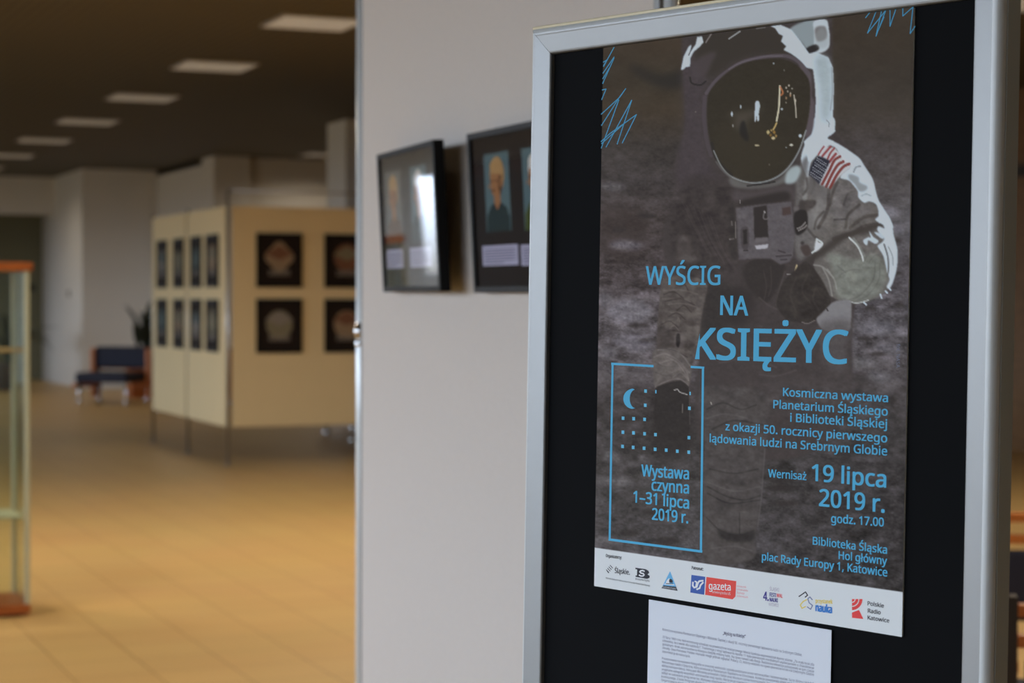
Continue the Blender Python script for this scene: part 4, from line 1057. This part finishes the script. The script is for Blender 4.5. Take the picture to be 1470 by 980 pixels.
# photo credit, reads downwards
cr = Ink(HT); vs, fs, cp = glyphs('fot. NASA', .0)
(u0, v0), (u1, v1) = uv(1288.6, 493.5), uv(1287.8, 527.5); hc = uv(1294.5, 493.5)[0]-u0
x0_, x1_ = vs[:, 0].min(), vs[:, 0].max()
cr.add([(u0+p[1]/cp*hc*.85, -HT, -(v0+(p[0]-x0_)/(x1_-x0_)*(v1-v0))) for p in vs], fs)
put(cr, 'credit_lettering', inkmat((96, 104, 128)))

# ------------------------------------------------------------------ sponsor strip
K1 = (38, 40, 50)
g = lambda *p: [(840+x/6.125, 770+y/6.125) for x, y in p]
h_ = lambda *p: [(1060+x/5.88, 790+y/5.88) for x, y in p]
blk = inkmat(K1); wht = inkmat((196, 206, 220))
o_ = Ink(HT)
o_.text('Organizatorzy:', (871, 799.2), (893.9, 802.2), 4.6, .05); o_.text('Patronat:', (994.3, 816.6), (1011, 818.6), 4.6, .05)
put(o_, 'heading_lettering', blk)
o_ = Ink(HT)
for k in range(4):
    x, y = 195+k*11, 290-k*13
    o_.stroke(g((x, y), (x+22, y+24)), .95)
o_.stroke(g((201, 300), (215, 318)), .9)
o_.text('Śląskie.', (883.8, 822.0), (905.6, 824.6), 7.2, .05)
put(o_, 'region_logo', blk)
o_ = Ink(HT)
o_.poly(g((450, 272), (540, 285), (566, 300), (572, 318), (556, 330), (576, 345), (574, 362), (552, 370), (452, 352), (452, 340), (464, 340), (466, 288), (450, 284)))
sS = [(530, 303), (515, 297), (497, 299), (490, 309), (500, 319), (520, 324), (527, 335), (518, 345), (500, 345), (484, 337)]
o_.stroke(g(*sS), 1.9, .00008, 1)
o_.text('Biblioteka Śląska', (913.6, 831.6), (933.6, 834.6), 2.6)
o_.text('Biblioteka Śląska jest instytucją kultury Samorządu Województwa Śląskiego', (871.2, 830.2), (934.4, 841.4), 2.3)
put(o_, 'library_logo', [blk, wht])
o_ = Ink(HT)
o_.poly(g((755, 303), (822, 475), (680, 452)), 0, 0)
o_.poly(g((695, 428), (808, 440), (822, 475), (680, 452)), .00006, 1)
o_.poly(g((718, 410), (722, 392), (734, 375), (750, 362), (752, 408)), .00007, 2)
o_.poly(g((748, 402), (748, 378), (756, 371), (766, 371), (776, 380), (780, 392), (778, 406)), .00009, 1)
o_.poly(g((706, 412), (790, 418), (797, 427), (703, 419)), .00008, 2); o_.poly(g((722, 408), (782, 412), (784, 417), (720, 414)), .0001, 1)
o_.text('PLANETARIUM ŚLĄSKIE', g((692, 448))[0], g((808, 464))[0], 2.2, 0, .00012, 2)
put(o_, 'planetarium_logo', [inkmat((92, 158, 208)), blk, wht])
o_ = Ink(HT)
o_.poly(g((943, 335), (1065, 352), (1055, 510), (933, 490)), 0, 0)
o_.stroke(g((957, 400), (955, 430), (968, 447), (990, 440), (1000, 410), (1012, 390), (1045, 386)), 2.4, .00008, 1)
o_.stroke(g((975, 392), (990, 398), (983, 440)), 2.0, .00009, 1)
o_.stroke(g((992, 462), (1015, 452), (1024, 425), (1046, 402)), 2.4, .0001, 1)
put(o_, 'university_logo', [inkmat((52, 82, 158)), wht])
o_ = Ink(HT)
o_.poly(g((1075, 353), (1337, 390), (1330, 525), (1305, 550), (1063, 510)), 0, 0)
o_.text('gazeta', g((1097, 462))[0], g((1290, 474))[0], 10.4, .04, .00008, 1)
o_.text('uniwersytecka UŚ', g((1127, 493))[0], g((1286, 513))[0], 3.6, 0, .00008, 1)
for k, s_ in enumerate(('miesięcznik', 'Uniwersytetu', 'Śląskiego', 'w Katowicach')):
    a_ = (1343, 440+k*29); ln = (82, 96, 66, 96)[k]
    o_.text(s_, g(a_)[0], g((a_[0]+ln, a_[1]+ln*.13))[0], 2.6, 0, 0, 2)
put(o_, 'gazette_logo', [inkmat((200, 68, 64)), inkmat((226, 224, 228)), inkmat((196, 130, 140))])
o_ = Ink(HT)
o_.text('4.', h_((217, 418))[0], h_((264, 424))[0], 12.8, .06, 0, 0)
o_.text('ŚLĄSKI', h_((273, 335))[0], h_((352, 345))[0], 4.9, 0, 0, 2)
o_.text('FESTI', h_((271, 386))[0], h_((327, 392))[0], 5.6, .06, 0, 0); o_.text('WAL', h_((330, 393))[0], h_((383, 399))[0], 5.6, .06, 0, 1)
o_.text('NAUKI', h_((271, 428))[0], h_((342, 436))[0], 5.6, .07, 0, 0)
o_.text('KATOWICE', h_((266, 464))[0], h_((348, 474))[0], 4.4, 0, 0, 2)
put(o_, 'festival_logo', [inkmat((58, 56, 128)), inkmat((206, 92, 104)), inkmat((150, 146, 170))])
o_ = Ink(HT)
o_.stroke(h_((520, 386), (575, 348), (592, 376), (572, 392)), 1.5, 0, 0)
o_.stroke(h_((632, 414), (612, 390), (594, 406), (606, 440), (634, 462), (618, 494), (590, 474)), 1.3, .00002, 1)
o_.stroke(h_((586, 412), (556, 428), (530, 458), (546, 486), (576, 470)), 1.5, .00004, 2)
o_.text('przystanek', h_((660, 440))[0], h_((803, 448))[0], 6.0, .05, 0, 3)
o_.text('nauka', h_((658, 511))[0], h_((800, 529))[0], 11.6, .10, 0, 4)
put(o_, 'science_stop_logo', [blk, inkmat((96, 108, 150)), inkmat((206, 184, 92)), inkmat((206, 180, 80)), inkmat((52, 110, 186))])
o_ = Ink(HT)
def arc(r0, r1, a0=5, a1=85, n=10):
    c0 = (967, 408)
    out = [(c0[0]+r1*math.cos(R(a0+(a1-a0)*k/n)), c0[1]+r1*1.06*math.sin(R(a0+(a1-a0)*k/n))) for k in range(n+1)]
    inn = [(c0[0]+r0*math.cos(R(a0+(a1-a0)*k/n)), c0[1]+r0*1.06*math.sin(R(a0+(a1-a0)*k/n))) for k in range(n, -1, -1)]
    return h_(*(out+inn))
o_.poly(arc(.5, 22, 0, 90)); o_.poly(arc(30, 54, 0, 90)); o_.poly(arc(62, 88, 0, 90))
o_.poly(h_((967, 522), (1026, 500), (1063, 576), (967, 566)))
o_.text('Polskie', h_((1098, 460))[0], h_((1236, 482))[0], 5.9, .06, 0, 1)
o_.text('Radio', h_((1100, 522))[0], h_((1209, 538))[0], 5.9, .06, 0, 1)
o_.text('Katowice', h_((1098, 580))[0], h_((1282, 608))[0], 5.9, .06, 0, 1)
put(o_, 'radio_logo', [inkmat((200, 60, 62)), inkmat((48, 50, 58))])

# ------------------------------------------------------------------ typed sheet under the poster
sheet = MB().box(.0712, .2820, -.0010, -.00065, -.8000, -.5040)
sheet = MB().box(0, .2104, -.00035, 0, -.1700, 0)
MSH = MBOARD @ Matrix.Translation((.0713, -.0007, -.5040))
sheet = tag(sheet.build('text_sheet', inkmat((186, 196, 226), .7), None), 'white typed paper sheet below the astronaut poster', 'paper sheet')
sheet.matrix_world = MSH
s2 = 'sheet'
tx = Ink(.00118)
q5 = lambda x, y: (920+x/5.069, 850+y/5.069)
tx.text('„Wyścig na Księżyc”', q5(603, 306), q5(770, 331), 4.6, .05)
tx.text('Kosmiczna wystawa Planetarium Śląskiego i Biblioteki Śląskiej z okazji 50. rocznicy pierwszego lądowania ludzi na Srebrnym Globie.', q5(164, 276), q5(1180, 463), 3.6)
paras = [(326, ['20 lipca 1969 roku Neil Armstrong schodząc na powierzchnię księżycowego Morza Spokoju wypowiedział słynne zdanie: „To mały krok dla',
                'człowieka, lecz wielki dla ludzkości”. Transmisja z misji lądowania Apollo 11 była pierwszym medialnym wydarzeniem o charakterze',
                'globalnym. Kroki astronautów na Księżycu śledziły miliony ludzi. Na żywo nawet cała Rosja. Radziecka telewizja pokazywała w tym czasie',
                'obrady. Dwa Państwa: Polskę i Kanadę mogli jednak oglądać Polacy. Ci, którzy widzieli na żywo pierwsze kroki na Srebrnym Globie',
                'zapamiętali je do końca życia.']),
         (482, ['Prezentowane na wystawie fotografie w znacznej większości zostały podpisane przez astronautów i kosmonautów. Są to zbiory z kolekcji',
                'Wincentego Kasiki z Dzierżna, który przekazał je Planetarium Śląskiemu w Chorzowie. Kolekcja powstawała dzięki wieloletniej pracy oraz',
                'obfitej korespondencji, którą pan Wincenty prowadził z NASA oraz Muzeum Lotów Kosmicznych. Dzięki temu udało się zgromadzić ponad',
                'oryginalne autografy wszystkich astronautów misji Apollo. Nie brakuje również kosmonautów i uczestników programu Interkosmos, którzy',
                'odbyli w radzieckim programie lot. Wystawa obejmuje też zdjęcia i dokumenty z pierwszych misji załogowych oraz modele sprzętu',
                'kosmicznego. Z kolei Program Apollo to jedno z największych przedsięwzięć w dziejach ludzkości. Dlatego zapraszamy na wystawę',
                'Organizatorzy dziękują za udostępnienie zbiorów i życzą wielu wrażeń podczas zwiedzania wystawy oraz zachęcają do dalszych'])]
for y0, lines in paras:
    for k, ln in enumerate(lines):
        yL = y0+26.2*k
        full = k < len(lines)-1 or y0 > 400
        yR = yL+ (208-2.2*k if y0 < 400 else 190)
        if full: tx.text(ln, q5(165-k*.8-(y0 > 400)*4, yL+4), q5(1266, yR), 3.4)
        else: tx.text(ln, q5(162, yL+4), q5(366, yL+4+38), 3.4)
o = tx.build('typed_lettering', inkmat((92, 96, 122)), sheet)
o.matrix_local = MSH.inverted() @ MBOARD
